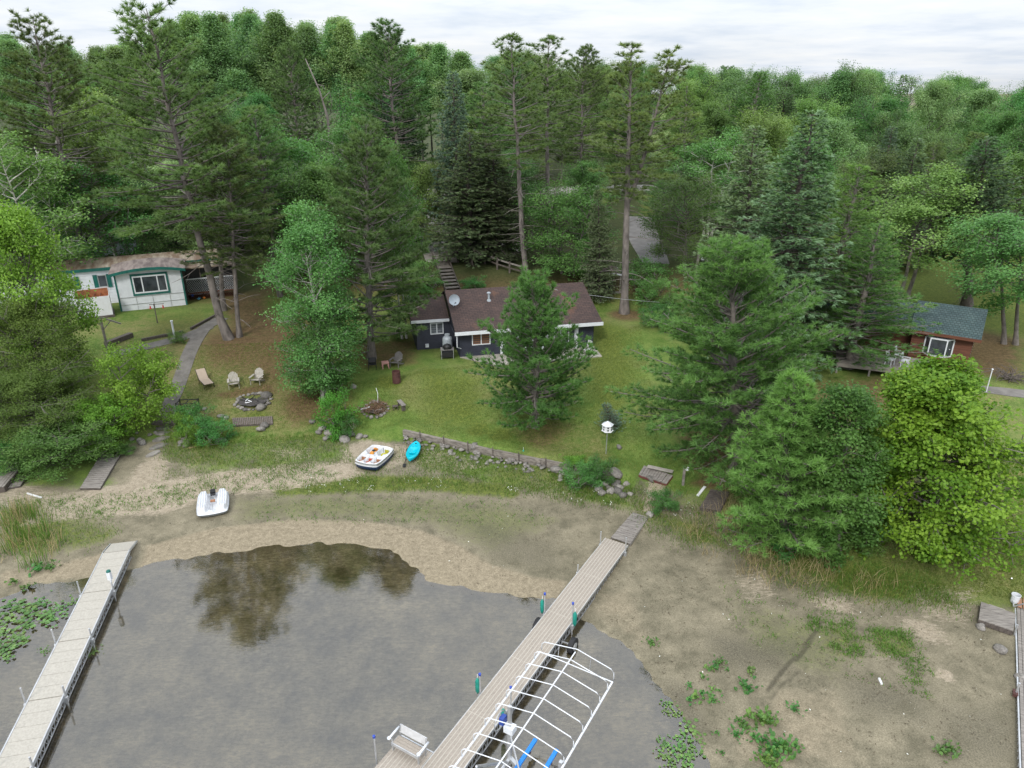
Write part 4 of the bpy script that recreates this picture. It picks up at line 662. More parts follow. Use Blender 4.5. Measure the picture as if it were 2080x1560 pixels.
# shed glimpsed through shore trees
a=G(40,812); s=thing('boat_shed','white shed with a grey roof half hidden by the olive green trees','shed',(a[0]-2.2,a[1],a[2]),R(8)); MB().laps(0,3.4,0,-.2,1.5,lap=.2).laps(0,2.6,0,-.2,1.5,axis='y').laps(0,2.6,3.4,-.2,1.5,axis='y',sgn=1).laps(0,3.4,2.6,-.2,1.5,sgn=1).build('wall',white,s); MB().slab([(-.3,-.3,1.6),(3.7,-.3,1.6),(3.7,1.3,2.3),(-.3,1.3,2.3)],.08).slab([(-.3,1.301,2.3),(3.7,1.301,2.3),(3.7,2.9,1.6),(-.3,2.9,1.6)],.08).build('roof',greyRoof,s); MB().bb(1.2,-.05,-.1,2.1,-.026,1.4).build('door',bluegrey,s)
a=G(101,762); o=thing('fuel_can','small red can half hidden among the olive green boughs','can',tuple(a),.4); MB().bb(-.19,-.12,0,.19,.12,.36).build('body',redM,o); MB().tube([(-.12,0,.36),(-.1,0,.44),(.08,0,.44),(.1,0,.36)],.02,6).build('handle',redM,o); MB().tube([(.15,0,.36),(.26,0,.5)],.025,8).build('spout',black,o)
# ------------------------------------------------------------------ cedar cabin
CZ=3.1; c=thing('cedar_cabin','red cedar cabin with a green shingle roof and a white bay window','cabin',frame_at(CAB,CZ),CAB[2])
MB().laps(.1,3.75,.55,-.3,2.45,lap=.17).laps(.55,4.9,3.75,-.3,2.45,axis='y',sgn=1,lap=.17).add([(3.75,.55,2.45),(3.75,4.1,2.45),(3.75,2.32,3.7)],[(0,1,2)]).laps(-9,.1,1.4,-.3,2.3,lap=.17).laps(-9,3.75,4.9,-.3,2.4,sgn=1).laps(1.4,4.9,-9,-.3,2.3,axis='y').build('wall',cedar,c)
MB().slab([(-.1,0,2.42),(4.15,0,2.42),(4.15,2.32,3.95),(-.1,2.32,3.95)],.1).slab([(-.1,2.321,3.95),(4.15,2.321,3.95),(4.15,5.2,2.35),(-.1,5.2,2.35)],.1).slab([(-9.3,.9,2.35),(-.101,.9,2.35),(-.101,2.9,3.6),(-9.3,2.9,3.6)],.1).slab([(-9.3,2.901,3.6),(-.101,2.901,3.6),(-.101,5.2,2.3),(-9.3,5.2,2.3)],.1).build('roof',greenShing,c)
MB().bb(-9.3,.86,2.16,-.12,.895,2.36).build('white_fascia',white,c); MB().bb(-.1,-.04,2.22,4.15,-.003,2.42).bb(4.151,0,2.2,4.18,.1,2.4).build('cedar_fascia',cedar,c)
x0,_=on_wall(CAB,CZ,.1,1886,710); x1,_=on_wall(CAB,CZ,.1,1926,710); x0=max(.3,x0); x1=min(x1,2.3)
by=MB(); bg_=MB(); zb0,zb1=.75,2.05
for z in (zb0,zb1-.09): by.prism([(x0-.35,.54),(x0,.05),(x1,.05),(x1+.4,.54)],z,z+.09)
for x,y in ((x0,.07),(x1,.07),(x1+.38,.5),(x0-.33,.5)): by.bb(x-.04,y-.04,zb0+.09,x+.04,y+.04,zb1-.09)
by.bar((x1+.2,.26,zb0+.6),(x1+.22,.28,zb0+.6),.05); bay=by.build('bay_window',white,c); bg_.add([(x0,.08,zb0+.09),(x1,.08,zb0+.09),(x1,.08,zb1-.09),(x0,.08,zb1-.09)],[(0,1,2,3)]).add([(x1,.08,zb0+.09),(x1+.38,.52,zb0+.09),(x1+.38,.52,zb1-.09),(x1,.08,zb1-.09)],[(0,1,2,3)]).add([(x0,.08,zb0+.09),(x0-.33,.52,zb0+.09),(x0-.33,.52,zb1-.09),(x0,.08,zb1-.09)],[(3,2,1,0)]).build('pane',glass,bay)
MB().prism([(x0-.4,.54),(x0-.02,.0),(x1+.02,.0),(x1+.45,.54)],.58,.745).build('bay_base',cedar,c); window(c,1.3,2.2,.8,1.95,3.75,1,axis='y',sgn=1,gm_=glass); 
x,z=on_wall(CAB,CZ,.5,1943,744); P=loc2w(CAB,x,.52); o=thing('wall_plaque','small purple and yellow plaque on the cedar cabin wall','plaque',(P[0],P[1],CZ+max(.3,z)),CAB[2]); MB().bb(-.17,-.05,-.22,.17,-.03,.22).build('board',purpleM,o); MB().bb(-.12,-.058,-.2,.12,-.051,-.02).build('yellow_patch',yellowM,o); MB().bb(-.09,-.058,.02,.07,-.051,.14).build('white_patch',white,o)
a=G(1772,764); b=G(1842,772); rot=math.atan2(b[1]-a[1],b[0]-a[0]); dk=thing('timber_deck','grey timber deck with a lattice skirt in front of the cedar cabin','deck',(a[0]-2.2,a[1]+.8,a[2]),rot); Ld=6.2; m=MB()
for i in range(24): m.bb(0,i*.125,.62,Ld,i*.125+.115,.66)
m.build('decking',greywood,dk); MB().bb(0,-.03,.42,Ld,.0,.66).build('skirt',greywood,dk)
for x in (.1,2.1,4.1,Ld-.1): MB().bb(x-.06,-.02,-.4,x+.06,.1,.42).build('post',greywood,dk)
DK=(a[0]-2.2,a[1]+.8,rot,a[2]+.66)
def resin_chair(label,P,rz,m_,group=None):
    o=thing('patio_chair',label,'chair',P,rz,group); MB().box(0,0,.42,.46,.46,.04).build('seat',m_,o); b=MB()
    for i in range(5): b.box(-.18+i*.09,.24,.68,.07,.025,.5,rx=-.18)
    b.box(0,.29,.92,.46,.03,.06,rx=-.18).build('backrest',m_,o)
    for sx_ in (-.22,.22):
        for sy in (-.2,.2): MB().bar((sx_,sy,0),(sx_*.95,sy*.95,.42),.045).build('leg',m_,o)
        MB().box(sx_*1.12,0,.62,.05,.46,.03).bar((sx_*1.12,-.2,.42),(sx_*1.12,-.2,.62),.04).build('armrest',m_,o)
    return o
for x,y,l in ((3.3,.9,'white resin chair on the timber deck, nearer the big spruce'),(4.2,.9,'white resin chair on the timber deck, nearer the bay window'),(3.9,2.1,'white resin chair at the back of the timber deck')): q=loc2w(DK[:3],x,y); resin_chair(l,(q[0],q[1],DK[3]),rot+.3*x,white)
# small dark shed, stairs, fence
a=G(1243,604); s=thing('tool_shed','small dark shed with a white roof edge and an open porch beside the forked pine','shed',(a[0]-1.9,a[1]+.6,a[2]),R(6)); MB().laps(0,2.0,0,-.2,2.0).laps(0,2.4,0,-.2,2.0,axis='y').laps(0,2.4,2.0,-.2,2.0,axis='y',sgn=1).laps(0,2.0,2.4,-.2,2.0,sgn=1).build('wall',navy,s); MB().slab([(-.3,-.4,2.35),(2.9,-.4,1.95),(2.9,2.7,1.95),(-.3,2.7,2.35)],.08).build('roof',browntar,s); MB().add([(-.3,-.43,2.36),(2.93,-.43,1.96),(2.93,-.43,1.82),(-.3,-.43,2.22),(-.3,-.405,2.36),(2.93,-.405,1.96),(2.93,-.405,1.82),(-.3,-.405,2.22)],[(0,1,2,3),(7,6,5,4),(0,4,5,1),(3,2,6,7),(1,5,6,2)]).bb(2.905,-.4,1.83,2.93,2.7,1.96).build('fascia',white,s); MB().bb(2.6,-.3,-.2,2.7,-.2,1.86).build('porch_post',greywood,s); MB().bb(2.02,-.4,.25,2.9,.4,.32).bb(2.5,-.38,-.2,2.6,-.3,.25).build('porch_step',greywood,s)
treadM=mat('dull_tread',(.17,.15,.13),(.1,.088,.076),scale=4); tp=G(893,534); bt=np.array([-4.7,60.0,2.75]); st=thing('wooden_stairs','long weathered wooden stairs climbing the slope behind the navy house','stairs',tuple(bt),math.atan2(tp[1]-bt[1],tp[0]-bt[0])-math.pi/2); run=float(np.hypot(*(tp-bt)[:2])); rise=float(tp[2]-bt[2])+.15; n=15
sc_,ss_=math.cos(st.rotation_euler[2]),math.sin(st.rotation_euler[2]); tzs=[tz(bt[0]-ss_*run*(i+1)/n,bt[1]+sc_*run*(i+1)/n)-bt[2]+.16 for i in range(n)]; tzs=[max(z,rise*(i+1)/n-.02) for i,z in enumerate(tzs)]; tzs=[max(tzs[:i+1]) for i in range(n)]; lift_=max(z-rise*(i+1)/n for i,z in enumerate(tzs))
for i in range(n): MB().bb(-.6,run*i/n,tzs[i]-.06,.6,run*(i+1)/n+.04,tzs[i]).build('tread',treadM,st)
for sx_ in (-.66,.66):
    MB().add([(sx_-.03,0,-.2),(sx_-.03,run,rise-.2),(sx_-.03,run,rise+.05+lift_),(sx_-.03,0,.05+lift_),(sx_+.03,0,-.2),(sx_+.03,run,rise-.2),(sx_+.03,run,rise+.05+lift_),(sx_+.03,0,.05+lift_)],[(0,1,2,3),(7,6,5,4),(3,2,6,7),(0,3,7,4)]).build('stringer',darkwood,st); r_=MB().bar((sx_,0,.95),(sx_,run,rise+.95),.07)
    for j in range(4): r_.bar((sx_,run*j/3.01+.05,rise*j/3-.1),(sx_,run*j/3.01+.05,rise*j/3+.95),.08)
    r_.build('handrail',darkwood,st)
fp=[G(*p) for p in ((930,533),(958,537),(985,536),(1010,546),(1035,554),(1060,561))]; f=thing('rail_fence','dark weathered two rail fence along the top of the slope','fence',tuple(fp[0])); o0=fp[0]
for p in fp: d=p-o0; MB().bb(d[0]-.08,d[1]-.08,d[2]-.3,d[0]+.08,d[1]+.08,d[2]+1.05).build('post',darkwood,f)
for p,q in zip(fp,fp[1:]):
    for z in (.45,.9): d=p-o0; g=q-o0; MB().bar((d[0],d[1],d[2]+z),(g[0],g[1],g[2]+z),.05,.13).build('rail',greywood if z>.5 else darkwood,f)
# roads and paths
strip('driveway',[(1332,535),(1322,512),(1312,492),(1302,465),(1296,440)],[2.6,3.0,3.4,3.6,3.6],asphaltM,n=70); strip('gravel_road',[(-20,420),(300,412),(600,402),(870,394),(1100,389),(1340,387),(1500,384)],[7]*7,gravelM,.03,n=110); strip('gravel_parking',[(897,533),(902,500),(893,462),(884,432)],[3,5,5,4],gravelM,.045,n=40); strip('gravel_lane',[(905,508),(970,503),(1060,512)],[5,6.5,5],gravelM,.055,n=40)
strip('concrete_path',[(452,646),(415,666),(400,688),(366,772),(337,850)],[1.15,1.15,1.1,1.0,1.0],cpathM,.035,n=60); strip('side_path',[(425,664),(380,683),(300,704),(220,722)],[1.15]*4,cpathM,.028,n=50); strip('cabin_path',[(1990,790),(2040,796),(2100,803)],[1.2]*3,cpathM,.03,n=30)
def log(name,label,cat,p0,p1,w,hh,m_,lift=0,group=None):
    a=G(*p0); b=G(*p1); o=thing(name,label,cat,tuple(a),0,group); d=b-a; MB().bar((0,0,hh/2+lift),(d[0],d[1],d[2]+hh/2+lift),w,hh).build('timber',m_,o); return o
log('edging_timber','dark edging timber along the side path near the leaning pine','timber',(440,642),(388,670),.16,.2,darkwood); log('edging_timber','dark edging timber running from the path fork toward the clothesline post','timber',(372,676),(288,693),.16,.2,darkwood); log('edging_timber','thick rotten log beside the clothesline post','log',(268,684),(216,704),.4,.35,darkwood)
for i,(px,py,sz) in enumerate(((338,858,.62),(333,869,.42),(331,879,.36),(327,892,.4),(322,907,.42),(312,922,.36))):
    a=G(px,py); o=thing('stepping_stone',('broad flat brick edged step at the foot of the concrete path','flat stone step directly below the brick edged step','second flat stone below the brick edged step','third flat stone below the brick edged step','flat stone where the steps meet the sand','last flat stone half sunk in the sand')[i],'step',tuple(a),.2*i); poly=[(sz*1.3*math.cos(t)*(1+.1*math.sin(3*t+i)),sz*.7*math.sin(t)*(1+.12*math.cos(2*t+i))) for t in [j*2*math.pi/14 for j in range(14)]] if i else [(-.8,-.35),(.8,-.35),(.8,.3),(-.8,.3)]
    MB().prism(poly,-.12,.09 if i==0 else .05).build('slab',stoneM if i else darkwood,o)
# ------------------------------------------------------------------ stones
SV=[]
def ico_stone(seed):
    import bmesh; bm=bmesh.new(); bmesh.ops.create_icosphere(bm,subdivisions=2,radius=1); r=np.random.RandomState(seed); ax=nrm(r.randn(7,3)); of=.62+.38*r.rand(7)
    for v in bm.verts:
        p=np.array(v.co); k=1.0
        for a_,o_ in zip(ax,of):
            dd=p@a_
            if dd>o_: p=p-a_*(dd-o_)*.85
        v.co=p*(1+.05*r.randn())
    me=bpy.data.meshes.new('stone'); bm.to_mesh(me); bm.free(); me.materials.append(stoneM); me.polygons.foreach_set('use_smooth',[True]*len(me.polygons)); return me
SV=[ico_stone(60+i) for i in range(6)]; rs=np.random.RandomState(8)
def stone(P,r,label,group=None,flat=.65,nm='stone'):
    o=bpy.data.objects.new(nm,SV[rs.randint(6)]); COL.objects.link(o); o.location=(P[0],P[1],P[2]+r*flat*.35); o.scale=(r*(.85+.4*rs.rand()),r*(.8+.3*rs.rand()),r*flat*(.85+.3*rs.rand())); o.rotation_euler=(rs.randn()*.2,rs.randn()*.2,rs.rand()*6.28); return tag(o,label,'stone',group)
def ring(px,py,r,n,label,group,s=.16):
    c=G(px,py); 
    for i in range(n):
        t=2*math.pi*(i+.3*rs.rand())/n; rr=r*(1+.06*rs.randn()); x,y=c[0]+rr*math.cos(t)*1.05,c[1]+rr*math.sin(t)*.92; stone((x,y,tz(x,y)),s*(.75+.6*rs.rand()),label,group)
    return c
c1=ring(514,815,1.02,24,'small stone in the ring around the grey ash bed','stones of the large fire ring',.15); c2=ring(762,832,.78,18,'small stone in the ring around the brush heap','stones of the brush fire ring',.15)
def ash(label,c,r):
    o=thing('ash_bed',label,'ashes',(c[0],c[1],tz(c[0],c[1])-.02)); V=[(0,0,.04)];k=28;Fs=[]
    for i in range(1,7):
        for j in range(k): t=2*math.pi*j/k; rr=r*i/6; V.append((rr*math.cos(t),rr*math.sin(t)*.9,.05+.05*rs.rand()+ (c[2]*0)))
    Fs=[(0,1+j,1+(j+1)%k) for j in range(k)]+[(1+i*k+j,1+(i+1)*k+j,1+(i+1)*k+(j+1)%k,1+i*k+(j+1)%k) for i in range(5) for j in range(k)]; MB().add(V,Fs).build('ash',ashM,o)
    for q in range(9): t=rs.rand()*6.28; rr=r*.8*rs.rand(); x,y=rr*math.cos(t),rr*math.sin(t); a_=rs.rand()*3; MB().tube([(x,y,.1),(x+.3*math.cos(a_),y+.3*math.sin(a_),.14)],.03,6).build('charred_stick',black if q%3 else whiteW,o)
ash('black and grey ash bed inside the large fire ring',c1,.98); ash('dark ash bed beneath the brush heap',c2,.72)
stone(G(530,830),.42,'pale round boulder at the near rim of the large fire ring',nm='boulder'); stone(G(541,806),.4,'pale boulder at the far rim of the large fire ring',nm='boulder')
q0=on_roof(1120,590)+np.array([0,0,.12]); q1=at_y(1340,614,57.5); wr=thing('utility_wire','thin pale wire running from the brown house roof past the forked pine','wire',tuple(q0)); d=q1-q0; MB().tube([tuple(d*u-np.array([0,0,.5*u*(1-u)])) for u in np.linspace(0,1,12)],.016,5).build('wire',alu,wr)
bp_=thing('brush_heap','tangled heap of dry brown twigs in the smaller fire ring','brush',(c2[0],c2[1],tz(*c2[:2]))); m=MB()
for i in range(170): t=rs.rand()*6.28; rr=.75*rs.rand()**.7; x,y=rr*math.cos(t),rr*math.sin(t); a_=rs.rand()*6.28; l=.3+.5*rs.rand(); z=.1+.4*rs.rand()*(1-rr); m.tube([(x,y,z),(x+l*.5*math.cos(a_),y+l*.5*math.sin(a_),z+.12*rs.randn()),(x+l*math.cos(a_+.3),y+l*math.sin(a_+.3),z+.15*rs.randn())],.012,4,False)
m.build('twigs',sticksM,bp_); MB().tube([(-.9,-.25,.12),(-.3,-.12,.25)],.05,7).build('pale_log',whiteW,bp_); MB().tube([(.1,.5,.3),(.15,.55,.9),(.05,.6,1.3)],.02,5).build('upright_stick',whiteW,bp_)
BL=[(655,872,.3),(668,882,.36),(662,893,.28),(690,888,.32),(712,884,.34),(730,889,.3),(700,895,.36),(742,888,.22),(676,870,.26),(648,880,.22)]
for i,(x,y,r) in enumerate(BL): stone(G(x,y),r,'grey boulder in the row below the lime shrub and birch trunk','boulders under the birch',nm='boulder')
for x,y,r in ((375,893,.2),(368,900,.22),(382,900,.22),(378,907,.24),(388,893,.18),(396,897,.17),(365,906,.15)): stone(G(x,y),r,'grey stone in the small pile beside the trailing shrubs','stones beside the trailing shrubs')
for x,y,r,l in ((415,832,.2,'white stone beside the black metal rack'),(449,847,.24,'blue grey stone left of the slatted boardwalk'),(460,850,.2,'paler stone touching the slatted boardwalk corner'),(538,866,.3,'grey boulder under the slatted boardwalk end'),(530,874,.34,'flat grey boulder in front of the slatted boardwalk'),(446,897,.26,'oblong stone at the edge of the low spreading shrub'),(455,897,.26,'flat stone next to the oblong one by the spreading shrub'),(635,858,.22,'lone white stone left of the lime shrub by the birch'),(718,787,.3,'grey stone at the foot of the dense birch'),(1250,963,.42,'big pale boulder just past the end of the timber wall'),(1130,957,.42,'tan boulder in front of the timber wall'),(968,921,.3,'dark slab of rock leaning on the timber wall stones'),(963,908,.3,'pale boulder on top of the timber wall stones'),(1258,910,.2,'small white stone on the lawn beside the birdhouse pole'),(2075,1381,.3,'round grey boulder beside the grey metal dock'),(2032,1322,.3,'grey block of stone under the plank table'),(1992,1275,.25,'concrete block under the corner of the plank table'),(1324,975,.28,'square stone under the pallet with the red skirt'),(1320,1047,.22,'pale stone beside the top of the wooden ramp')): stone(G(x,y),r,l,nm='boulder')
for x,y,r in ((1243,978,.3),(1252,985,.3),(1228,985,.26),(1240,1000,.28),(1255,1000,.3),(1265,1008,.26),(1222,1003,.3),(1272,985,.24),(1280,1005,.2),(1235,992,.2),(1215,995,.28),(1260,992,.22)): stone(G(x,y),r,'round boulder scattered past the end of the timber wall','boulders past the timber wall',nm='boulder')
for x,y,r in ((207,911,.34),(220,905,.24),(225,912,.26),(214,903,.22),(269,893,.2),(283,896,.24),(290,901,.26),(262,918,.18),(305,884,.16),(317,880,.15),(278,880,.14)): stone(G(x,y),r,'pale stone lying between the plank walkway and the stone steps','stones by the plank walkway')
wl=[at_z(*p,.6) for p in ((822,888),(900,905),(1010,930),(1100,948),(1200,968),(1245,974))]; wp=np.array(wl)[:,:2]; wsg=np.r_[0,np.cumsum(np.hypot(*np.diff(wp,axis=0).T))]
for i in range(150):
    u=rs.rand()*wsg[-1]; x=np.interp(u,wsg,wp[:,0]); y=np.interp(u,wsg,wp[:,1]); d=.15+abs(rs.randn())*.38; x-=.35*d; y-=.9*d; stone((x,y,tz(x,y)+max(0,.22-d*.4)),(.075+.1*rs.rand()),'fist to head sized grey stone heaped along the foot of the timber wall','stones along the timber wall')
# timber wall
tw=thing('timber_wall','low silvered timber retaining wall with dark stakes across the bank','retaining wall',(wp[0][0],wp[0][1],.6)); 
for i in range(5):
    a=wp[i]-wp[0]; b=wp[i+1]-wp[0]; d=(b-a)/np.hypot(*(b-a)); a=a-d*.05
    MB().bar((a[0],a[1],.08),(b[0],b[1],.06),.16,.25).build('lower_beam',timberM,tw); MB().bar((a[0]-.01,a[1],.37),(b[0]-.01,b[1],.33),.19,.3).build('upper_beam',timberM,tw)
for u in np.linspace(1.2,wsg[-1]-.6,8): x=np.interp(u,wsg,wp[:,0])-wp[0][0]; y=np.interp(u,wsg,wp[:,1])-wp[0][1]; MB().bar((x-.03,y-.13,-.3),(x-.03,y-.11,.72),.06).build('stake',darkwood,tw)
def fender(label,P,hh=.62,r=.085): o=thing('boat_fender',label,'fender',tuple(P)); MB().lathe([(.02,-hh/2-.08),(r*.6,-hh/2),(r,-hh/2+.08),(r,hh/2-.08),(r*.6,hh/2),(.02,hh/2+.06)],12).build('bumper',teal,o,smooth=True); MB().tube([(0,0,hh/2),(0,0,hh/2+.22)],.012,5).build('rope',whiteW,o); return o
P=at_z(1063,922,.85); fender('teal fender hanging on the timber wall',(P[0],P[1]-.15,.85))
# ------------------------------------------------------------------ lawn furniture
def adirondack(label,P,rz,m_,group=None):
    o=thing('adirondack_chair',label,'chair',tuple(P),rz,group); m=MB()
    for i in range(6): m.box(0,-.28+i*.1,.37-.022*i,.54,.088,.022,rx=-.2)
    m.build('seat',m_,o); m=MB()
    for i in range(7): x=-.24+i*.08; hh=.72-.28*abs(i-3)**2/9*.6; m.box(x*1.12,.3+hh*.5*.42,.3+hh*.46,.072,.022,hh,rx=-.42)
    m.box(0,.36,.42,.56,.03,.07,rx=-.42).box(0,.5,.72,.6,.03,.06,rx=-.42).build('backrest',m_,o)
    for sx_ in (-.33,.33):
        MB().box(sx_,-.02,.56,.13,.74,.025).box(sx_*.97,.3,.48,.03,.06,.16).build('armrest',m_,o); MB().bar((sx_,-.3,0),(sx_,-.3,.55),.08,.03).build('leg',m_,o); MB().add([(sx_-.015,-.34,.3),(sx_-.015,-.34,.4),(sx_-.015,.62,.08),(sx_-.015,.6,0),(sx_+.015,-.34,.3),(sx_+.015,-.34,.4),(sx_+.015,.62,.08),(sx_+.015,.6,0)],[(0,1,2,3),(7,6,5,4),(0,4,5,1),(1,5,6,2),(2,6,7,3),(3,7,4,0)]).build('leg',m_,o)
    return o
adirondack('grey slatted adirondack chair turned toward the fire ring, nearest the tan lounger',G(476,787),R(20),adiM); adirondack('grey slatted adirondack chair directly behind the large fire ring',G(523,779),R(-6),adiM); adirondack('dark grey resin adirondack chair beside the pink table',G(805,744),R(-18),greyP)
o=thing('side_table','small pink resin side table beside the dark grey adirondack chair','table',tuple(G(783,747)),.3); MB().box(0,0,.44,.5,.5,.035).bb(-.22,-.22,.36,.22,.22,.42).build('table_top',pinkM,o)
for sx_ in (-.2,.2):
    for sy in (-.2,.2): MB().bar((sx_*1.1,sy*1.1,0),(sx_,sy,.42),.06).build('leg',pinkM,o)
def folding_chair(name,label,P,rz,fab,tall=.5,group=None):
    o=thing(name,label,'chair',tuple(P),rz,group); MB().box(0,0,.42,.5,.46,.025,rx=.06).build('seat',fab,o); MB().box(0,.3,.42+tall*.55,.5,.025,tall,rx=-.22).build('backrest',fab,o)
    for sx_ in (-.27,.27): MB().tube([(sx_,-.26,0),(sx_,-.2,.42),(sx_,.22,.42),(sx_,.24+tall*.28,.44+tall*1.05)],.016,6).build('frame',black,o,smooth=True); MB().tube([(sx_,.3,0),(sx_,.1,.4),(sx_,-.22,.62),(sx_,.3,.64)],.016,6).build('armrest',black,o,smooth=True)
    return o
folding_chair('lawn_chair','low dark folding chair at the foot of the full pine',G(757,750),R(10),black,.35); folding_chair('sling_chair','pale sling patio chair with a black frame on the concrete patio',G(1190,720),R(-60),slingM,.62)
P=loc2w(HOUSE,6.0,-1.2); o=thing('patio_table','round white patio table behind the bushy young pine','table',(P[0],P[1],2.475)); MB().lathe([(.5,.7),(.52,.71),(.52,.735),(.02,.74)],24).build('table_top',white,o); MB().tube([(0,0,0),(0,0,.7)],.05,8).lathe([(.3,0),(.3,.03),(.04,.06)],16).build('pedestal',white,o)
P=loc2w(HOUSE,5.0,-1.2); folding_chair('sling_chair','pale sling chair half hidden behind the young pine on the patio',(P[0],P[1],2.475),R(80),slingM,.5)
# chaise
o=thing('chaise_lounge','tan sling chaise lounge with a raised back beside the concrete path','chaise lounge',tuple(G(418,781)),R(38)); MB().box(0,-.3,.34,.6,1.2,.03).build('seat',tanM,o); MB().box(0,.56,.62,.6,.82,.03,rx=.76).build('backrest',tanM,o)
for sx_ in (-.32,.32): MB().tube([(sx_,-.95,.33),(sx_,.35,.33),(sx_,.92,.96)],.02,6).build('frame',black,o,smooth=True); [MB().tube([(sx_,y,.33),(sx_*1.05,y+(.05 if y>0 else -.05),0)],.018,6).build('leg',black,o) for y in (-.8,.3)]
# grill, tank, barrel, bench, rack, boardwalk
a=G(909,716); o=thing('propane_tank','upright silver grey propane tank against the navy house','propane tank',(a[0],a[1]+.2,a[2])); MB().lathe([(.2,0),(.36,.06),(.38,.16),(.38,1.0),(.34,1.16),(.2,1.25),(.05,1.27)],24).build('tank',tankM,o,smooth=True); MB().lathe([(.17,1.22),(.2,1.23),(.2,1.42),(.16,1.42)],18).build('collar',tankM,o)
a=G(909,727); o=thing('kettle_grill','black kettle barbecue on a wheeled cart in front of the propane tank','grill',tuple(a),R(8)); MB().lathe([(.05,.62),(.24,.66),(.32,.8),(.33,.84)],20).build('bowl',black,o,smooth=True); MB().lathe([(.335,.845),(.31,.97),(.2,1.06),(.03,1.09)],20).tube([(-.07,0,1.09),(-.05,0,1.14),(.05,0,1.14),(.07,0,1.09)],.012,6).build('lid',black,o,smooth=True); MB().bb(-.5,-.34,.72,.5,-.29,.76).bb(-.5,-.29,.735,-.34,.3,.755).bb(.34,-.29,.735,.5,.3,.755).build('shelf',greyP,o)
for sx_ in (-.44,.44):
    for sy in (-.28,.26): MB().bar((sx_,sy,0),(sx_,sy,.73),.035).build('leg',alu,o)
MB().bb(-.42,-.26,.12,.42,.24,.5).build('cabinet',black,o)
for sx_ in (-.47,.47): MB().tube([(sx_-.03,.26,.1),(sx_+.03,.26,.1)],.1,12).build('wheel',rubber,o)
o=thing('burn_barrel','rusty brown steel drum on the lawn','drum',tuple(G(806,777))); m=MB().lathe([(.28,0),(.29,.02),(.285,.28),(.3,.3),(.285,.32),(.285,.56),(.3,.58),(.285,.6),(.29,.86),(.26,.87),(.25,.3),(.02,.28)],24).build('drum',rustM,o)
o=thing('plank_bench','small weathered plank bench beside the brush fire ring','bench',tuple(G(816,830)),R(-62)); MB().box(0,0,.42,1.0,.3,.05).build('seat',greywood,o); [MB().box(x,0,.2,.06,.26,.4).build('leg',darkwood,o) for x in (-.36,.36)]
o=thing('garden_stool','dark little stool beside the plank bench','stool',tuple(G(803,832)),.4); MB().box(0,0,.26,.34,.3,.03).build('seat',darkwood,o); [MB().bar((sx_*.14,sy*.12,0),(sx_*.12,sy*.1,.25),.03).build('leg',darkwood,o) for sx_ in (-1,1) for sy in (-1,1)]
o=thing('metal_rack','black steel frame rack standing above the shrubs','rack',tuple(G(384,838)),R(4)); m=MB()
for z in (.32,.78):
    m.bar((-.6,-.35,z),(.6,-.35,z),.05).bar((-.6,.35,z),(.6,.35,z),.05).bar((-.6,-.35,z),(-.6,.35,z),.05).bar((.6,-.35,z),(.6,.35,z),.05)
m.bar((0,-.35,.78),(0,.35,.78),.04).build('frame',black,o); [MB().bar((x,y,0),(x,y,.86),.055).build('post',black,o) for x in (-.6,.6) for y in (-.35,.35)]; o=thing('planter_pot','white pot tucked inside the black steel rack','pot',tuple(G(386,845)+np.array([0,.1,0]))); MB().lathe([(.16,0),(.22,.3),(.24,.32),(.2,.32),(.19,.26),(.02,.25)],16).build('pot',white,o)
slatM=mat('brown_slats',(.17,.14,.12),(.09,.075,.065),scale=5,stretch=(2,2,1)); redskirt=mat('faded_red_paint',(.15,.04,.034),(.08,.035,.03),scale=3)
def platform(name,label,corners,cat,hgt,m_,along,n,lift=0,skirt=None,gap=.022,thick=.04,group=None):
    P=[G(*c) for c in corners]; z=max(p[2] for p in P)+lift; c0=sum(P)/4; Q=[np.array([p[0]-c0[0],p[1]-c0[1]]) for p in P]; o=thing(name,label,cat,(c0[0],c0[1],z),0,group); m=MB()
    e0,e1=(0,1),(3,2)
    if along: A=(Q[0],Q[3]); B=(Q[1],Q[2])
    else: A=(Q[0],Q[1]); B=(Q[3],Q[2])
    for i in range(n):
        u0,u1=i/n,(i+1)/n-gap*n/n/2; r=rs.randn()*.006; pts=[A[0]+(A[1]-A[0])*u0,B[0]+(B[1]-B[0])*u0,B[0]+(B[1]-B[0])*u1,A[0]+(A[1]-A[0])*u1]; zs_=[(P[0][2]*(1-u)+P[1][2]*u,P[3][2]*(1-u)+P[2][2]*u) for u in (u0,u1)] if not along else [(P[0][2]*(1-u)+P[3][2]*u,P[1][2]*(1-u)+P[2][2]*u) for u in (u0,u1)]; zq=[zs_[0][0],zs_[0][1],zs_[1][1],zs_[1][0]]; m.slab([(p[0],p[1],hgt+r+zz-z+lift) for p,zz in zip(pts,zq)],thick)
    m.build('decking',m_,o); f=MB()
    for k in range(4): a=Q[k]*.97; b=Q[(k+1)%4]*.97; za=P[k][2]-z+lift+hgt/2-thick/2-.02; zb_=P[(k+1)%4][2]-z+lift+hgt/2-thick/2-.02; f.bar((a[0],a[1],za),(b[0],b[1],zb_),.06,max(.04,hgt-thick))
    f.build('frame',skirt or darkwood,o); return o,c0,z
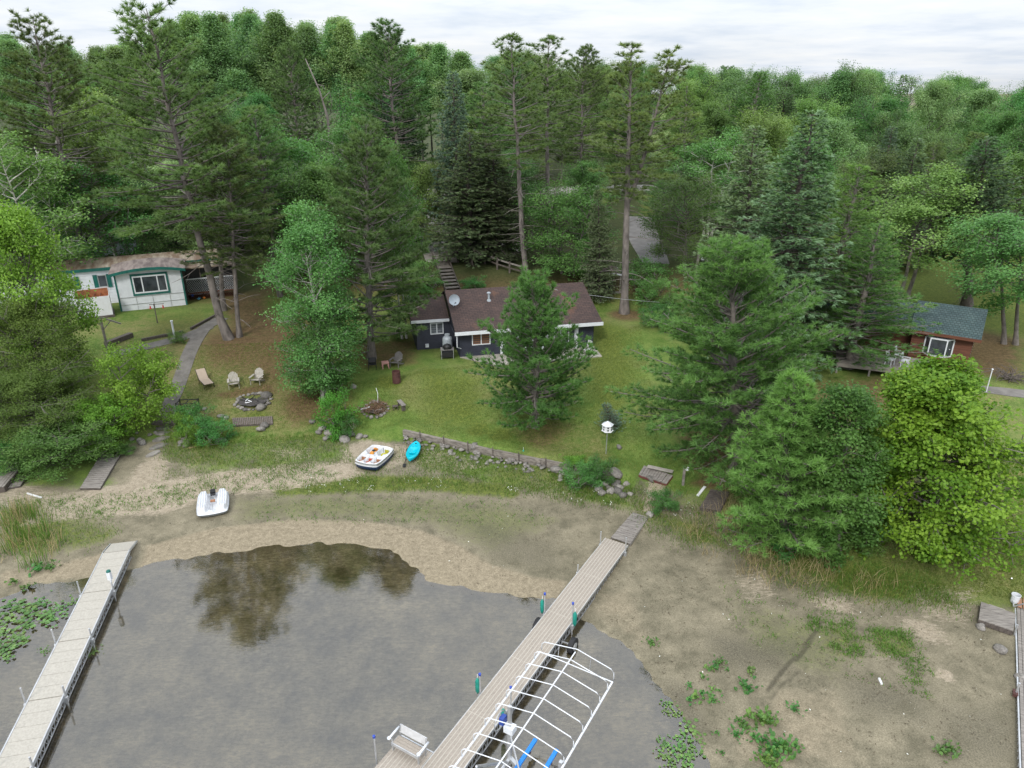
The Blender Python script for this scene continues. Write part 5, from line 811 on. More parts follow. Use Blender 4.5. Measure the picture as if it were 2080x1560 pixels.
platform('plank_walkway','grey plank walkway lying on the shore grass',[(205,927),(245,927),(204,996),(163,996)],'walkway',.13,greywood,True,17); platform('boardwalk','slatted brown boardwalk section on the grass below the large fire ring',[(472,852),(554,848),(555,863),(474,867)],'boardwalk',.12,slatM,False,22); platform('pallet','weathered pallet with a red painted skirt beside the yard light post',[(1308,950),(1367,970),(1354,987),(1297,968)],'pallet',.14,greywood,False,11,skirt=redskirt); platform('pallet','blackened plank pallet at the edge of the young white pine',[(1443,999),(1481,1005),(1462,1044),(1420,1037)],'pallet',.17,darkwood,True,12)
platform('stacked_boards','low grey board pallet under the leaning dock section at the shore thicket',[(22,965),(60,965),(42,990),(-5,998)],'boards',.12,greywood,True,9); o,_,_=platform('dock_section','long silvery dock section leaning over the low board pallet',[(12,953),(52,953),(12,1000),(-30,1005)],'dock section',.34,greywood,False,7,lift=.03)
a=G(1340,962); o=thing('loose_board','pale board lying across the pallet with the red skirt','board',(a[0],a[1],a[2]+.27),R(-26)); MB().box(0,0,.03,1.45,.3,.04).build('plank',concrete,o); log('driftwood_plank','pale plank dropped beside the blackened pallet','plank',(1417,1008),(1432,989),.14,.05,whiteW); log('driftwood_stick','bleached stick lying on the sand near the leaning dock section','stick',(55,1003),(85,1012),.07,.06,whiteW); log('driftwood_stick','bleached branch at the foot of the spreading shrub','stick',(380,912),(412,905),.07,.06,strawM); log('driftwood_stick','short grey stick on the bare mud','stick',(1785,1379),(1791,1391),.07,.06,whiteW)
# posts
a=G(1387,985); o=thing('yard_light','wooden post with two white floodlights between the two pallets','yard light',tuple(a)); hp=at_y(1387,948,a[1])[2]-a[2]; MB().bb(-.06,-.06,-.2,.06,.06,hp).build('post',greywood,o)
for x,y in ((.13,-.1),(.2,.02)): MB().tube([(.02,0,hp-.06),(x,y,hp-.12)],.025,6).lathe([(.03,-.1),(.09,-.2),(.085,-.24),(.02,-.24)],12,(x,y,hp+.08)).build('floodlight',white,o)
a=G(1231,922); top=at_y(1232,875,a[1])[2]-a[2]; o=thing('bird_house','white many sided bird house on a slim pole on the lawn','bird house',tuple(a)); MB().tube([(0,0,-.2),(0,0,top)],.028,8).build('pole',alu,o); MB().lathe([(.34,top),(.36,top+.03),(.3,top+.04),(.3,top+.4),(.02,top+.4)],6).build('box',whiteW,o); MB().lathe([(.36,top+.39),(.36,top+.41),(.05,top+.6),(.02,top+.62)],6).build('roof',white,o); m=MB()
for j in range(6): t=math.pi/3*(j+.5); [m.box(.262*math.cos(t),.262*math.sin(t),top+zz,.02,.09,.09,rz=t) for zz in (.13,.28)]
m.build('entrance',black,o)
a=G(356,692); top=at_y(353,652,a[1])[2]-a[2]; o=thing('vent_post','white plastic post with a flat cap rising from the round dark shrub','post',tuple(a)); MB().tube([(0,0,-.1),(0,0,top)],.07,12).build('pipe',white,o); MB().lathe([(.1,top-.05),(.11,top+.03),(.02,top+.05)],12).build('cap',white,o)
a=G(2003,797); top=at_y(2016,752,a[1])[2]-a[2]; o=thing('flag_pole','slim white pole with a ball top on the lawn beside the cedar cabin','pole',tuple(a)); MB().tube([(0,0,-.1),(0,0,top)],.03,8).build('pole',white,o); MB().lathe([(.01,top),(.06,top+.04),(.06,top+.08),(.01,top+.12)],10).build('finial',white,o,smooth=True)
a=G(222,723); t=at_y(197,645,a[1]); d=t-a; o=thing('clothesline_post','grey wooden clothesline post with braced cross arms','clothesline post',tuple(a),R(8)); MB().bar((0,0,-.2),(d[0]*.1,0,d[2]),.13).build('post',greywood,o); m=MB()
m.bar((-.95,.1,d[2]-.62),(.08,0,d[2]),.09).bar((.08,0,d[2]),(1.25,.1,d[2]-.55),.09).bar((-.45,0,d[2]-.32),(.03,0,d[2]-.6),.06).bar((.6,0,d[2]-.3),(.03,0,d[2]-.9),.06).build('cross_arm',greywood,o)
a=G(320,656); top=at_y(313,617,a[1])[2]-a[2]; o=thing('feeder_pole','dark pole with a crossbar in front of the mobile home window','pole',tuple(a),R(15)); MB().bar((0,0,-.1),(0,0,top),.07).bar((-.35,0,top-.05),(.75,0,top-.05),.04).build('pole',darkwood,o)
for x,l in ((-.3,'red bird feeder hung over the pole end nearest the shed'),(.65,'red bird feeder hung at the far end of the dark crossbar')): c_,s_=math.cos(R(15)),math.sin(R(15)); f=thing('bird_feeder',l,'bird feeder',(a[0]+x*c_,a[1]+x*s_,a[2]+top-.4)); MB().lathe([(.09,0),(.1,.03),(.05,.05),(.05,.2),(.02,.24)],10).tube([(0,0,.24),(0,0,.34)],.008,4).build('bottle',redM,f)
a=G(1420,572); o=thing('gate_post','leaning grey timber post with a white topped meter box by the driveway','post',(a[0],a[1],a[2])); MB().bar((-.45,0,-.2),(-.2,.1,3.6),.2).bar((.5,.2,-.2),(.6,.3,3.3),.14).build('post',greywood,o); MB().bb(-.05,-.1,.9,.45,.25,2.0).build('box',black,o); MB().lathe([(.2,2.0),(.2,2.12),(.12,2.25),(.02,2.28)],12,(.2,.08,0)).build('cap',white,o); MB().bar((-.16,0,1.6),(.4,.2,1.66),.03).build('bar',white,o)
a=G(1411,612); o=thing('marker_pole','thin white pole standing in the shrubs beside the driveway','pole',tuple(a)); MB().tube([(0,0,0),(.05,0,1.9)],.04,8).lathe([(.05,1.88),(.05,1.94),(.01,1.95)],8,(.05,0,0)).build('pole',white,o)
# cars on the gravel road
def car(label,P,rz,body_m):
    o=thing('parked_car',label,'car',tuple(P),rz); prof=[(-2.3,.35),(-2.32,.75),(-2.2,.95),(-1.2,1.0),(1.2,1.0),(2.15,.85),(2.3,.65),(2.28,.35)]; V=[(x,s*.88,z) for s in (-1,1) for x,z in prof]; n=len(prof); MB().add(V,[tuple(range(n))[::-1],tuple(range(n,2*n))]+[(i,(i+1)%n,n+(i+1)%n,n+i) for i in range(n)]).build('body',body_m,o); cab=[(-2.0,.99,.84),(-1.75,1.55,.7),(.35,1.58,.7),(1.15,.99,.84)]; V=[(x,s*w_,z) for s in (-1,1) for x,z,w_ in cab]; MB().add(V,[(3,2,1,0),(4,5,6,7),(0,1,5,4),(2,3,7,6)]).build('window',glass,o); MB().add([(-1.72,-.7,1.56),(.33,-.7,1.59),(.33,.7,1.59),(-1.72,.7,1.56),(-1.66,-.62,1.62),(.25,-.62,1.65),(.25,.62,1.65),(-1.66,.62,1.62)],[(4,5,6,7),(0,1,5,4),(1,2,6,5),(2,3,7,6),(3,0,4,7)]).build('roof',body_m,o)
    for x in (-1.4,1.4):
        for y in (-.84,.84): wh=MB().tube([(x,y-.1,.33),(x,y+.1,.33)],.33,16).build('wheel',rubber,o); MB().tube([(x,y+math.copysign(.101,y),.33),(x,y+math.copysign(.115,y),.33)],.19,12).build('rim',alu,wh)
    for y in (-.6,.6): MB().box(2.27,y,.68,.06,.36,.14).build('headlight',white,o); MB().box(-2.3,y*1.2,.78,.05,.14,.2).build('tail_light',redM,o)
    return o
a=G(871,418); car('white car standing on the gravel beside the slim spruce spire',(a[0],a[1],tz(a[0],a[1])+.06),R(100),white); a=G(1066,398); car('black car parked on the gravel road beyond the bare stemmed pine',(a[0],a[1],tz(a[0],a[1])+.06),R(160),black)
# ------------------------------------------------------------------ boats
def hfield(hf,a,b,k,nx,ny,zb,rim=.02):
    U=np.linspace(-1,1,nx); Vv=np.linspace(-1,1,ny); u,v=np.meshgrid(U,Vv); x=a*u*np.sqrt(1-k*v**2*u**0/1.0*np.abs(u)**3*.5); y=b*v*np.sqrt(1-k*u**2*np.abs(v)**3*.5); z=hf(u,v); V=np.stack([x,y,z],-1).reshape(-1,3).tolist(); Fs=[(j*nx+i,j*nx+i+1,(j+1)*nx+i+1,(j+1)*nx+i) for j in range(ny-1) for i in range(nx-1)]
    edge=[i for i in range(nx)]+[j*nx+nx-1 for j in range(1,ny)]+[(ny-1)*nx+i for i in range(nx-2,-1,-1)]+[j*nx for j in range(ny-2,0,-1)]
    return V,Fs,edge
def well(u,v,cu,cv,ru,rv,p=3): return ss(-(np.abs((u-cu)/ru)**p+np.abs((v-cv)/rv)**p),-1.25,-.75)
P=[G(*q) for q in ((720,945),(760,912),(798,928),(770,965))]; c0=sum(P)/4; ax=(P[1]+P[2])/2-(P[0]+P[3])/2; rzb=math.atan2(ax[1],ax[0])
o=thing('pedal_boat','white five seat pedal boat with a navy hull on the sand','pedal boat',tuple(c0+np.array([0,0,.02])),rzb); W5s=[(.48,.46,.4,.4,'orange_seat'),(.48,-.46,.4,.4,'olive_seat'),(-.55,.6,.36,.3,'brown_seat'),(-.58,0,.34,.24,'red_seat'),(-.55,-.6,.36,.3,'brown_seat')]
def hf(u,v):
    z=.5-.06*ss(np.maximum(np.abs(u),np.abs(v)),.9,1.0)
    for cu,cv,ru,rv,_ in W5s: z=z-.33*well(u,v,cu,cv,ru,rv)
    z=z-.12*well(u,v,-.05,.35,.2,.3)-.12*well(u,v,-.05,-.35,.2,.3); return z
V,Fs,ed=hfield(hf,1.16,.82,.5,72,56,0); n0=len(V); ring1=[(V[i][0]*1.03,V[i][1]*1.03,.27) for i in ed]; MB().add(V+ring1,Fs+[(ed[i],ed[(i+1)%len(ed)],n0+(i+1)%len(ed),n0+i) for i in range(len(ed))]).build('deck',boatW,o,smooth=True)
ne=len(ed); MB().add(ring1+[(V[i][0]*.97,V[i][1]*.97,.02) for i in ed],[(i,(i+1)%ne,ne+(i+1)%ne,ne+i) for i in range(ne)]+[tuple(range(ne,2*ne))]).build('hull',boatB,o,smooth=True)
for cu,cv,ru,rv,k in W5s: MB().lathe([(.2,.0),(.24,.06),(.2,.1),(.02,.11)],16,(1.16*(cu-.05),.82*cv,.17)).bb(1.16*(cu+ru*.55)-.05,.82*cv-.13,.2,1.16*(cu+ru*.55)+.02,.82*cv+.13,.4).build('seat',pads[k],o)
MB().tube([(-.05,0,.5),(-.05,0,.72)],.02,6).lathe([(.1,.72),(.12,.74),(.1,.76),(.02,.75)],14,(-.05,0,0)).build('steering_handle',black,o); MB().tube([(.62,-.25,.3),(.62,-.25,.62)],.015,6).tube([(.62,.25,.3),(.62,.25,.6)],.015,6).build('lever',black,o)
b=P[2]*.5+P[1]*.5
P0,P1=G(834,942),G(846,907); c0=(P0+P1)/2; ax=P1-P0; rzk=math.atan2(ax[1],ax[0]); Lk=1.12
o=thing('kayak','bright turquoise sit on top kayak on the sand','kayak',tuple(c0),rzk,None); ns,nc=30,14; V=[];Fs=[]
for i in range(ns):
    u=-1+2*i/(ns-1); wd=.38*max(.0,1-abs(u)**2.4)**.62+.015; zk=.05+.1*abs(u)**2.5; zt=.3+.06*abs(u)**2
    for j in range(nc):
        t=2*math.pi*j/nc; y=wd*math.cos(t); s_=math.sin(t); z=zt+(.05*s_ if s_>0 else 0) if s_>=0 else zt+(zt-zk)*s_
        if s_>.3: z-=.16*float(well(np.array(u),np.array(y/.38),-.1,0,.42,.55))+.05*float(well(np.array(u),np.array(y/.38),.62,0,.2,.4))
        V.append((u*Lk,y,z))
for i in range(ns-1):
    for j in range(nc): Fs.append((i*nc+j,(i+1)*nc+j,(i+1)*nc+(j+1)%nc,i*nc+(j+1)%nc))
Fs+=[tuple(range(nc)),tuple((ns-1)*nc+j for j in range(nc))[::-1]]; MB().add(V,Fs).build('hull',kayM,o,smooth=True); MB().lathe([(.05,.0),(.06,.01),(.02,.012)],12,(.86,0,.345)).build('hatch_plate',black,o); MB().box(-.36,0,.3,.05,.34,.16,ry=-.3).build('backrest',kayM,o)
q=[G(*p) for p in ((822,945),(827,922))]; o=thing('paddle','black kayak paddle lying beside the turquoise kayak','paddle',tuple(q[0])); d=q[1]-q[0]; dv=d/np.linalg.norm(d); MB().tube([(0,0,.08),(d[0]*1.2,d[1]*1.2,d[2]*1.2+.1)],.016,6).build('shaft',black,o)
for s_ in (-.12,1.25): MB().box(d[0]*s_,d[1]*s_,d[2]*s_+.09,.16,.4,.02,rz=math.atan2(d[1],d[0])-math.pi/2).build('blade',black,o)
P=[G(*q) for q in ((400,1055),(462,1055),(465,1003),(408,1005))]; c0=sum(P)/4; ax=(P[2]+P[3])/2-(P[0]+P[1])/2; o=thing('pedal_boat','white two seat pedal boat with ribbed floats parked on the mud flat','pedal boat',tuple(c0),math.atan2(ax[1],ax[0])-math.pi/2+R(2))
def hf2(u,v):
    a=np.abs(u); hump=well(a,v,.62,.05,.3,.88,4); rib=.018*np.cos(a*2*np.pi/.15); z=.22+.28*hump+rib*2.2*hump*(np.abs(v)<.8)-.14*well(u,v,0,.1,.24,.7,4)-.05*ss(np.maximum(a,np.abs(v)),.93,1.); return z
V,Fs,ed=hfield(hf2,.8,1.1,.4,84,50,0); n0=len(V); r1=[(V[i][0]*1.03,V[i][1]*1.03,.2) for i in ed]; ne=len(ed); MB().add(V+r1,Fs+[(ed[i],ed[(i+1)%ne],n0+(i+1)%ne,n0+i) for i in range(ne)]).build('deck',boatW,o,smooth=True); MB().add(r1+[(V[i][0]*.92,V[i][1]*.92,.01) for i in ed],[(i,(i+1)%ne,ne+(i+1)%ne,ne+i) for i in range(ne)]+[tuple(range(ne,2*ne))]).build('hull',tankM,o,smooth=True)
MB().box(0,.82,.42,.26,.3,.18).tube([(-.12,.6,.4),(.12,.6,.4)],.06,10).tube([(-.12,.95,.5),(.12,.95,.5)],.05,10).build('pedal_drive',black,o); MB().box(0,.1,.3,.24,.16,.08).build('seat_strap',pads['brown_seat'],o); MB().tube([(0,-.3,.32),(.03,-.9,.36),(.05,-1.05,.3)],.02,6).build('rudder_arm',alu,o)
# ------------------------------------------------------------------ docks
def dock_frame(A,B):   # local frame: origin A, y toward B
    d=np.array(B)-np.array(A); return (A[0],A[1],math.atan2(d[1],d[0])-math.pi/2),float(np.hypot(*d))
def truss(par,x,L,zt,zb,st=.32,m_=None):
    m=MB().bar((x,0,zt),(x,L,zt),.05).bar((x,0,zb),(x,L,zb),.04); n=int(L/st)
    for i in range(n): m.bar((x,i*st,zb),(x,(i+.5)*st,zt),.022).bar((x,(i+.5)*st,zt),(x,(i+1)*st,zb),.022)
    return m.build('side_truss',m_ or alu,par)
fr,L=dock_frame((-18.97,28.36),(-16.4,16.9)); L=17; W=.61; ZD=.5
dL=thing('dock','beige panelled aluminium dock with a sloping shore ramp beside the lily pads','dock',(fr[0],fr[1],0),fr[2]); secs=[0,3.0,6.05,9.1,12.15,15.2,17]
for a,b in zip(secs,secs[1:]):
    m=MB(); n=5; 
    for i in range(n): y0=a+.02+(b-a-.03)*i/n; y1=a+.02+(b-a-.03)*(i+1)/n-.012; m.bb(-W+.05,y0,ZD-.04,W-.05,y1,ZD)
    m.build('deck_panel',dpanel,dL)
MB().bb(-W,0,ZD-.1,-W+.048,L,ZD+.012).bb(W-.048,0,ZD-.1,W,L,ZD+.012).build('edge_rail',alu,dL); truss(dL,-W+.02,L,ZD-.12,ZD-.42); truss(dL,W-.02,L,ZD-.12,ZD-.42)
m=MB().slab([(-W+.05,-.02,ZD),(W-.05,-.02,ZD),(W-.05,-1.15,.24),(-W+.05,-1.15,.24)],.05); m.build('ramp_panel',dpanel,dL); [MB().bar((s*W,0,ZD-.03),(s*W,-1.16,.21),.04,.1).build('ramp_rail',alu,dL) for s in (-1,1)]
for y in secs[1:-1]:
    for s_ in (-1,1):
        hgt=1.15 if s_>0 else .95; MB().tube([(s_*(W+.05),y,-.5),(s_*(W+.05),y,hgt)],.034,8).bb(s_*(W+.05)-.06,y-.06,ZD-.3,s_*(W+.05)+.06,y+.06,ZD-.08).build('post',alu,dL)
P=loc2w((fr[0],fr[1],fr[2]),-(W+.05),3.0); o=thing('dock_lamp','white lamp head clamped on a post of the beige panelled dock','lamp',(P[0],P[1],.9)); MB().tube([(0,0,0),(0,0,.25)],.04,8).bb(-.08,-.08,.15,.08,.06,.55).build('case',white,o); MB().lathe([(.1,.55),(.08,.62),(.02,.64)],10).build('cap',green,o)
fr,L=dock_frame((5.12,29.1),(-1.87,17.2)); L=19; ZD=.56; W=.58
dR=thing('dock','long taupe plank dock with truss sides and a bench platform','dock',(fr[0],fr[1],0),fr[2]); m=MB(); rb=MB(); npk=8
secs=[0,3.05,6.1,9.15,12.2,15.25,18.3]
for a,b in zip(secs,secs[1:]):
    for i in range(npk):
        x0=-W+2*W*i/npk; x1=-W+2*W*(i+1)/npk; m.bb(x0+.014,a+.01,ZD-.04,x1-.014,b-.01,ZD)
for i in range(npk+1): x=-W+2*W*i/npk; rb.bb(x-.012,0,ZD-.05,x+.012,18.3,ZD+.006)
for y in secs[1:]: rb.bb(-W,y-.012,ZD-.05,W,y+.008,ZD+.003)
m.build('decking',dplank,dR); rb.build('deck_rib',dridge,dR); truss(dR,-W+.02,18.3,ZD-.1,ZD-.5); truss(dR,W-.02,18.3,ZD-.1,ZD-.5); MB().bb(-W-.03,0,ZD-.1,-W-.013,18.3,ZD+.01).bb(W+.013,0,ZD-.1,W+.03,18.3,ZD+.01).build('edge_rail',alu,dR)
pf0=14.25
m=MB(); rb=MB()
for i in range(9): x=W+.06+i*.145; m.bb(x+.012,pf0,ZD-.04,x+.133,pf0+3,ZD); rb.bb(x-.01,pf0,ZD-.05,x+.01,pf0+3,ZD+.006)
m.build('platform_decking',dplank,dR); rb.build('platform_rib',dridge,dR); MB().bb(W+.04,pf0-.04,ZD-.14,W+1.4,pf0-.003,ZD+.01).build('platform_rail',alu,dR)
def dpost(y,s_,h,cap=True):
    x=s_*(W+.07); q=MB().tube([(x,y,-.5),(x,y,h)],.03,8).bb(x-.055,y-.055,ZD-.3,x+.055,y+.055,ZD-.08).build('post',alu,dR)
    if cap: MB().lathe([(.045,h-.06),(.05,h+.03),(.02,h+.05)],10,(x,y,0)).build('cap',blueP,q)
dpost(.5,1,1.2,False); dpost(.5,-1,1.3,False); dpost(3.05,1,.9,False); dpost(6.3,1,1.55); dpost(6.3,-1,1.6); dpost(11.3,1,1.45); dpost(11.3,-1,1.5); dpost(15.2,-1,1.4)
q=MB().tube([(W+1.5,15.4,-.5),(W+1.5,15.4,1.6)],.03,8).build('post',alu,dR); MB().lathe([(.045,1.55),(.05,1.64),(.02,1.66)],10,(W+1.5,15.4,0)).build('cap',blueP,q)
for x,y in ((-W-.45,7.0),(W+.16,6.7)): wq=MB().tube([(x-.1,y,.12),(x+.1,y,.12)],.34,18).build('wheel',rubber,dR); MB().tube([(x-.12,y,.12),(x+.12,y,.12)],.17,12).build('rim',alu,wq); MB().bar((x,y,.12),(0,y,ZD-.45),.05).build('axle',alu,dR)
for y,s_,l in ((6.3,1,'teal fender on the dock post opposite the wheel'),(6.3,-1,'teal fender on the post right above the dock wheel'),(11.3,1,'teal fender on the dock post nearest the bench'),(12.0,-1,'teal fender hanging under the canopy frame of the boat lift')):
    p=loc2w(fr,s_*(W+.18),y); fender(l,(p[0],p[1],.85))
# dock's old wooden ramp
P=[at_z(*q,.5) for q in ((1241,1091),(1280,1104),(1318,1050),(1286,1040))]; o=thing('wooden_ramp','old grey wooden ramp leading from the shore up to the taupe dock','ramp',tuple(sum(P)/4*np.array([1,1,0])+np.array([0,0,.0]))); c0=sum(P)/4; m=MB(); A=(P[0]-c0,P[3]-c0); B=(P[1]-c0,P[2]-c0); n=17
for i in range(n): u0,u1=i/n,(i+1)/n-.008; zz=.5+.012*rs.randn(); m.slab([(*(A[0]+(A[1]-A[0])*u0)[:2],zz),(*(B[0]+(B[1]-B[0])*u0)[:2],zz),(*(B[0]+(B[1]-B[0])*u1)[:2],zz),(*(A[0]+(A[1]-A[0])*u1)[:2],zz)],.045)
m.build('decking',greywood,o); m=MB(); [m.bar((*a_[0][:2]*.98,.36),(*a_[1][:2]*.98,.36),.06,.2) for a_ in (A,B)]; m.build('stringer',greywood,o)
for a_ in (*A,*B): MB().bar((a_[0]*.9,a_[1]*.9,-.1),(a_[0]*.9,a_[1]*.9,.4),.09).build('leg',greywood,o)
# bench on the platform
p=loc2w(fr,W+.72,pf0+.22); o=thing('dock_bench','pale bench with rolled white armrests on the dock platform','bench',(p[0],p[1],ZD),fr[2]); m=MB()
for i in range(3): m.bb(-.62,.05+i*.13,.4,.62,.17+i*.13,.44)
m.build('seat',dplank,o); MB().bb(-.66,.04,.36,.66,.46,.395).bb(-.66,.44,.3,.66,.47,.44).build('seat_frame',alu,o); MB().box(0,-.1,.68,1.3,.03,.36,rx=.2).build('backrest',slingM,o)
for s_ in (-1,1): MB().tube([(s_*.72,-.12,.68),(s_*.72,.45,.66)],.045,10).lathe([(.03,-.03),(.07,.0),(.08,.05),(.055,.05),(.05,.0)],12,(s_*.72,.5,.64)).build('armrest',white,o,smooth=True); MB().bar((s_*.62,.42,0),(s_*.62,.42,.4),.05).bar((s_*.62,-.02,0),(s_*.62,-.12,.86),.05).bar((s_*.62,.42,.4),(s_*.7,.42,.62),.04).build('leg',alu,o)
o.scale=(.85,.85,.85)
# boat lift with its bare canopy frame
A=at_z(1097,1324,2.6); B=at_z(921,1560,2.6); C=at_z(1250,1385,2.6); lf,_=dock_frame(A[:2],B[:2]); WL=-to_local(C,(*lf[:2],lf[2]),0)[0]; y2=to_local(C,(*lf[:2],lf[2]),0)[1]
WL=2.75; Ly=6.6; zr=2.6; lift=thing('boat_lift','boat lift with a bare white canopy frame beside the taupe dock','boat lift',(lf[0],lf[1],0),lf[2])
MB().tube([(0,0,zr),(0,Ly,zr)],.034,8).build('side_rail',white,lift); MB().tube([(-WL,0,zr),(-WL,Ly,zr)],.034,8).build('side_rail',white,lift); MB().tube([(-WL/2,.05,zr+.68),(-WL/2,Ly,zr+.68)],.024,8).build('ridge_rail',white,lift); MB().tube([(0,0,zr),(-WL,0,zr)],.02,8).build('end_bar',white,lift)
def bow(y,h=.66): return [(0,y,zr-.02),(-.01,y,zr+.28),(-.12,y,zr+.4),(-WL/2,y,zr+h),(-WL+.12,y,zr+.4),(-WL+.01,y,zr+.28),(-WL,y,zr-.02)]
for i,y in enumerate((0,.42,1.05,1.7,2.35,3.0,3.65,4.3,4.95,5.6,6.2)): MB().tube(bow(y+(-.12 if i==0 else 0)),.016,8).build('canopy_bow',white,lift,smooth=True)
for x in (-.7,-1.9): MB().tube([(x,0,zr),(x,-.08,zr+.5)],.012,6).build('stay',alu,lift)
for x,y in ((-.28,2.6),(-WL+.12,3.6),(-.28,5.9),(-WL+.12,6.2)): MB().bar((x,y,-.35),(x,y,zr),.11).build('corner_post',alu,lift); MB().lathe([(.2,-.34),(.2,-.3),(.05,-.28)],12,(x,y,0)).build('foot_pad',alu,lift)
MB().bar((-.28,2.6,.3),(-WL+.12,3.6,.3),.12).bar((-.28,5.9,.3),(-WL+.12,6.2,.3),.12).bar((-.28,4.3,.34),(-WL+.12,4.6,.34),.1).bar((-.28,2.6,.25),(-.28,5.9,.25),.1).bar((-WL+.12,3.6,.25),(-WL+.12,6.2,.25),.1).build('lift_frame',alu,lift); MB().bar((-.28,2.7,.2),(-.28,4.6,2.0),.07).bar((-.28,2.6,1.4),(-.9,3.0,.35),.05).build('brace',alu,lift)
for px0,px1 in (((1040,1575),(1088,1502)),((1100,1575),(1131,1523))):
    a=to_local(at_z(*px0,.45),(*lf[:2],lf[2]),0); b=to_local(at_z(*px1,.45),(*lf[:2],lf[2]),0); MB().bar((a[0],a[1],.45),(b[0],b[1],.45),.13,.09).build('bunk',bunkM,lift); MB().bar((b[0],b[1]+.4,.2),(b[0],b[1]+.4,.42),.06).build('bunk_support',rustM,lift)
MB().bb(-.46,2.46,1.5,-.12,2.74,1.75).build('winch_box',white,lift); V=[(.1+.0*math.cos(t),2.6+.33*math.cos(t),1.75+.33*math.sin(t)) for t in np.linspace(0,2*math.pi,21)]; MB().tube(V,.02,6,False).bar((.1,2.3,1.75),(.1,2.9,1.75),.025).bar((.1,2.6,1.45),(.1,2.6,2.05),.025).build('winch_wheel',alu,lift); MB().bb(-.1,2.48,1.72,.06,2.72,2.0).build('winch_cover',blueO,lift)
# metal and wood dock at the far side, bucket, plank table
fr3,L3=dock_frame((22.35,25.7),(18.05,18.9)); dk3=thing('dock','narrow grey metal dock with brown planks by the mud flat','dock',(fr3[0],fr3[1],0),fr3[2]); m=MB()
for i in range(8): m.bb(-1.05+i*.13,1.6,.58,-1.05+i*.13+.115,11,.62)
m.build('decking',greywood,dk3); truss(dk3,.02,11,.56,.2); truss(dk3,-1.08,11,.56,.2); m=MB()
for i in range(9): m.bb(-1.5,-1.6+i*.2,.62+(.35-.035*i),-.45,-1.6+i*.2+.185,.66+(.35-.035*i))
m.build('step_plank',cedar,dk3); MB().bb(-.2,.1,.64,-.04,1.7,.68).build('red_plank',pads['brown_seat'],dk3); MB().bb(-.4,.1,.64,-.24,1.7,.68).build('red_plank',pads['brown_seat'],dk3); MB().bar((.15,0,.5),(.12,1.9,.75),.05).bar((.12,1.9,.75),(-.3,2.1,1.3),.05).bar((.2,-.6,.3),(.25,.3,1.1),.05).build('rail',alu,dk3)
for y in (7.2,3.6): MB().tube([(.08,y,-.4),(.08,y,1.05)],.035,8).build('post',alu,dk3)
MB().bb(.02,7.05,.5,.18,7.35,.62).build('clamp',rustM,dk3)
a=at_z(2060,1222,.62); o=thing('bucket','white plastic bucket standing on the grey metal dock','bucket',(a[0],a[1],.62)); MB().lathe([(.15,0),(.165,.32),(.18,.33),(.18,.37),(.16,.37),(.14,.04),(.02,.03)],18).build('pail',white,o); MB().tube([(-.17,0,.33),(-.12,-.12,.2),(.12,-.12,.2),(.17,0,.33)],.008,5).build('handle',alu,o)
platform('plank_table','grey plank table raised on blocks against the metal dock',[(1990,1232),(2060,1257),(2055,1292),(1985,1268)],'table',.22,greywood,True,6,lift=.05); log('loose_board','short tan board behind the grey plank table','board',(2008,1232),(2040,1243),.16,.08,concrete)
# fallen dark branches beyond the cabin
a=G(2050,772); o=thing('brush_heap','bare dark branches piled on red mulch beyond the cabin path','brush',tuple(a)); m=MB()
for i in range(40): t=rs.rand()*6.28; l=.8+1.2*rs.rand(); m.tube([(.3*rs.randn(),.3*rs.randn(),.05),(l*.5*math.cos(t),l*.5*math.sin(t),.3+.3*rs.rand()),(l*math.cos(t+.3),l*math.sin(t+.3),.2+.6*rs.rand())],[.03,.02,.008],4,False)
m.build('branches',darkwood,o)
# ------------------------------------------------------------------ lilies, reeds, weeds, lawn
rs=np.random.RandomState(77)
lilyM=leafmat('lily_leaves',(.06,.13,.03),(.14,.24,.065),trans=.1,rough=.35); lilyD=leafmat('mud_lily_leaves',(.035,.11,.02),(.1,.2,.045),trans=.15,rough=.4); grassM=leafmat('grass_blades',(.085,.13,.022),(.2,.24,.055),trans=.3,var=0,hue=0); lushM=leafmat('lush_blades',(.06,.14,.02),(.14,.25,.045),trans=.3,var=0,hue=0); strawL=leafmat('dry_blades',(.24,.19,.09),(.42,.34,.19),trans=.2,var=0,hue=0); petalM=leafmat('white_petals',(.6,.6,.55),(.75,.75,.7),trans=.2,var=0,hue=0)
def lily(seed,n,spread,up,m_):
    r=np.random.RandomState(seed); g=Geo(); k=11
    for i in range(n):
        x,y=r.randn(2)*spread; rad=(.055+.055*r.rand())*(1 if not up else .85); z=.012+.004*i if not up else .06+.2*r.rand(); tl=.04*r.randn(2) if not up else .5*r.randn(2); a0=r.rand()*6.28
        ring_=[]
        for j in range(k): t=a0+.25+(2*math.pi-.5)*j/(k-1); px,py=rad*math.cos(t),rad*math.sin(t); ring_.append((x+px,y+py,z+tl[0]*px+tl[1]*py+(.18*rad if up else .01)*math.cos(2*t)))
        g.tris(np.array([[(0,0,-.04),(.012,0,-.04),(x,y,z-.01)]]),np.array([.2]))
        V=np.array([[ (x,y,z-.03*up),ring_[j],ring_[j+1]] for j in range(k-1)]); g.tris(V,np.full(k-1,r.rand()))
    return g.mesh('lily_leaves',m_)
LP=[lily(i,(30,20,12)[i%3],(.42,.36,.3)[i%3],False,lilyM) for i in range(3)]; LU=[lily(10+i,(36,24,13)[i%3],(.26,.2,.14)[i%3],True,lilyD) for i in range(3)]
def put(me,name,P,s,label,cat,group): o=bpy.data.objects.new(name,me); COL.objects.link(o); o.location=tuple(P); o.scale=(s,s,s); o.rotation_euler=(0,0,rs.rand()*6.28); return tag(o,label,cat,group)
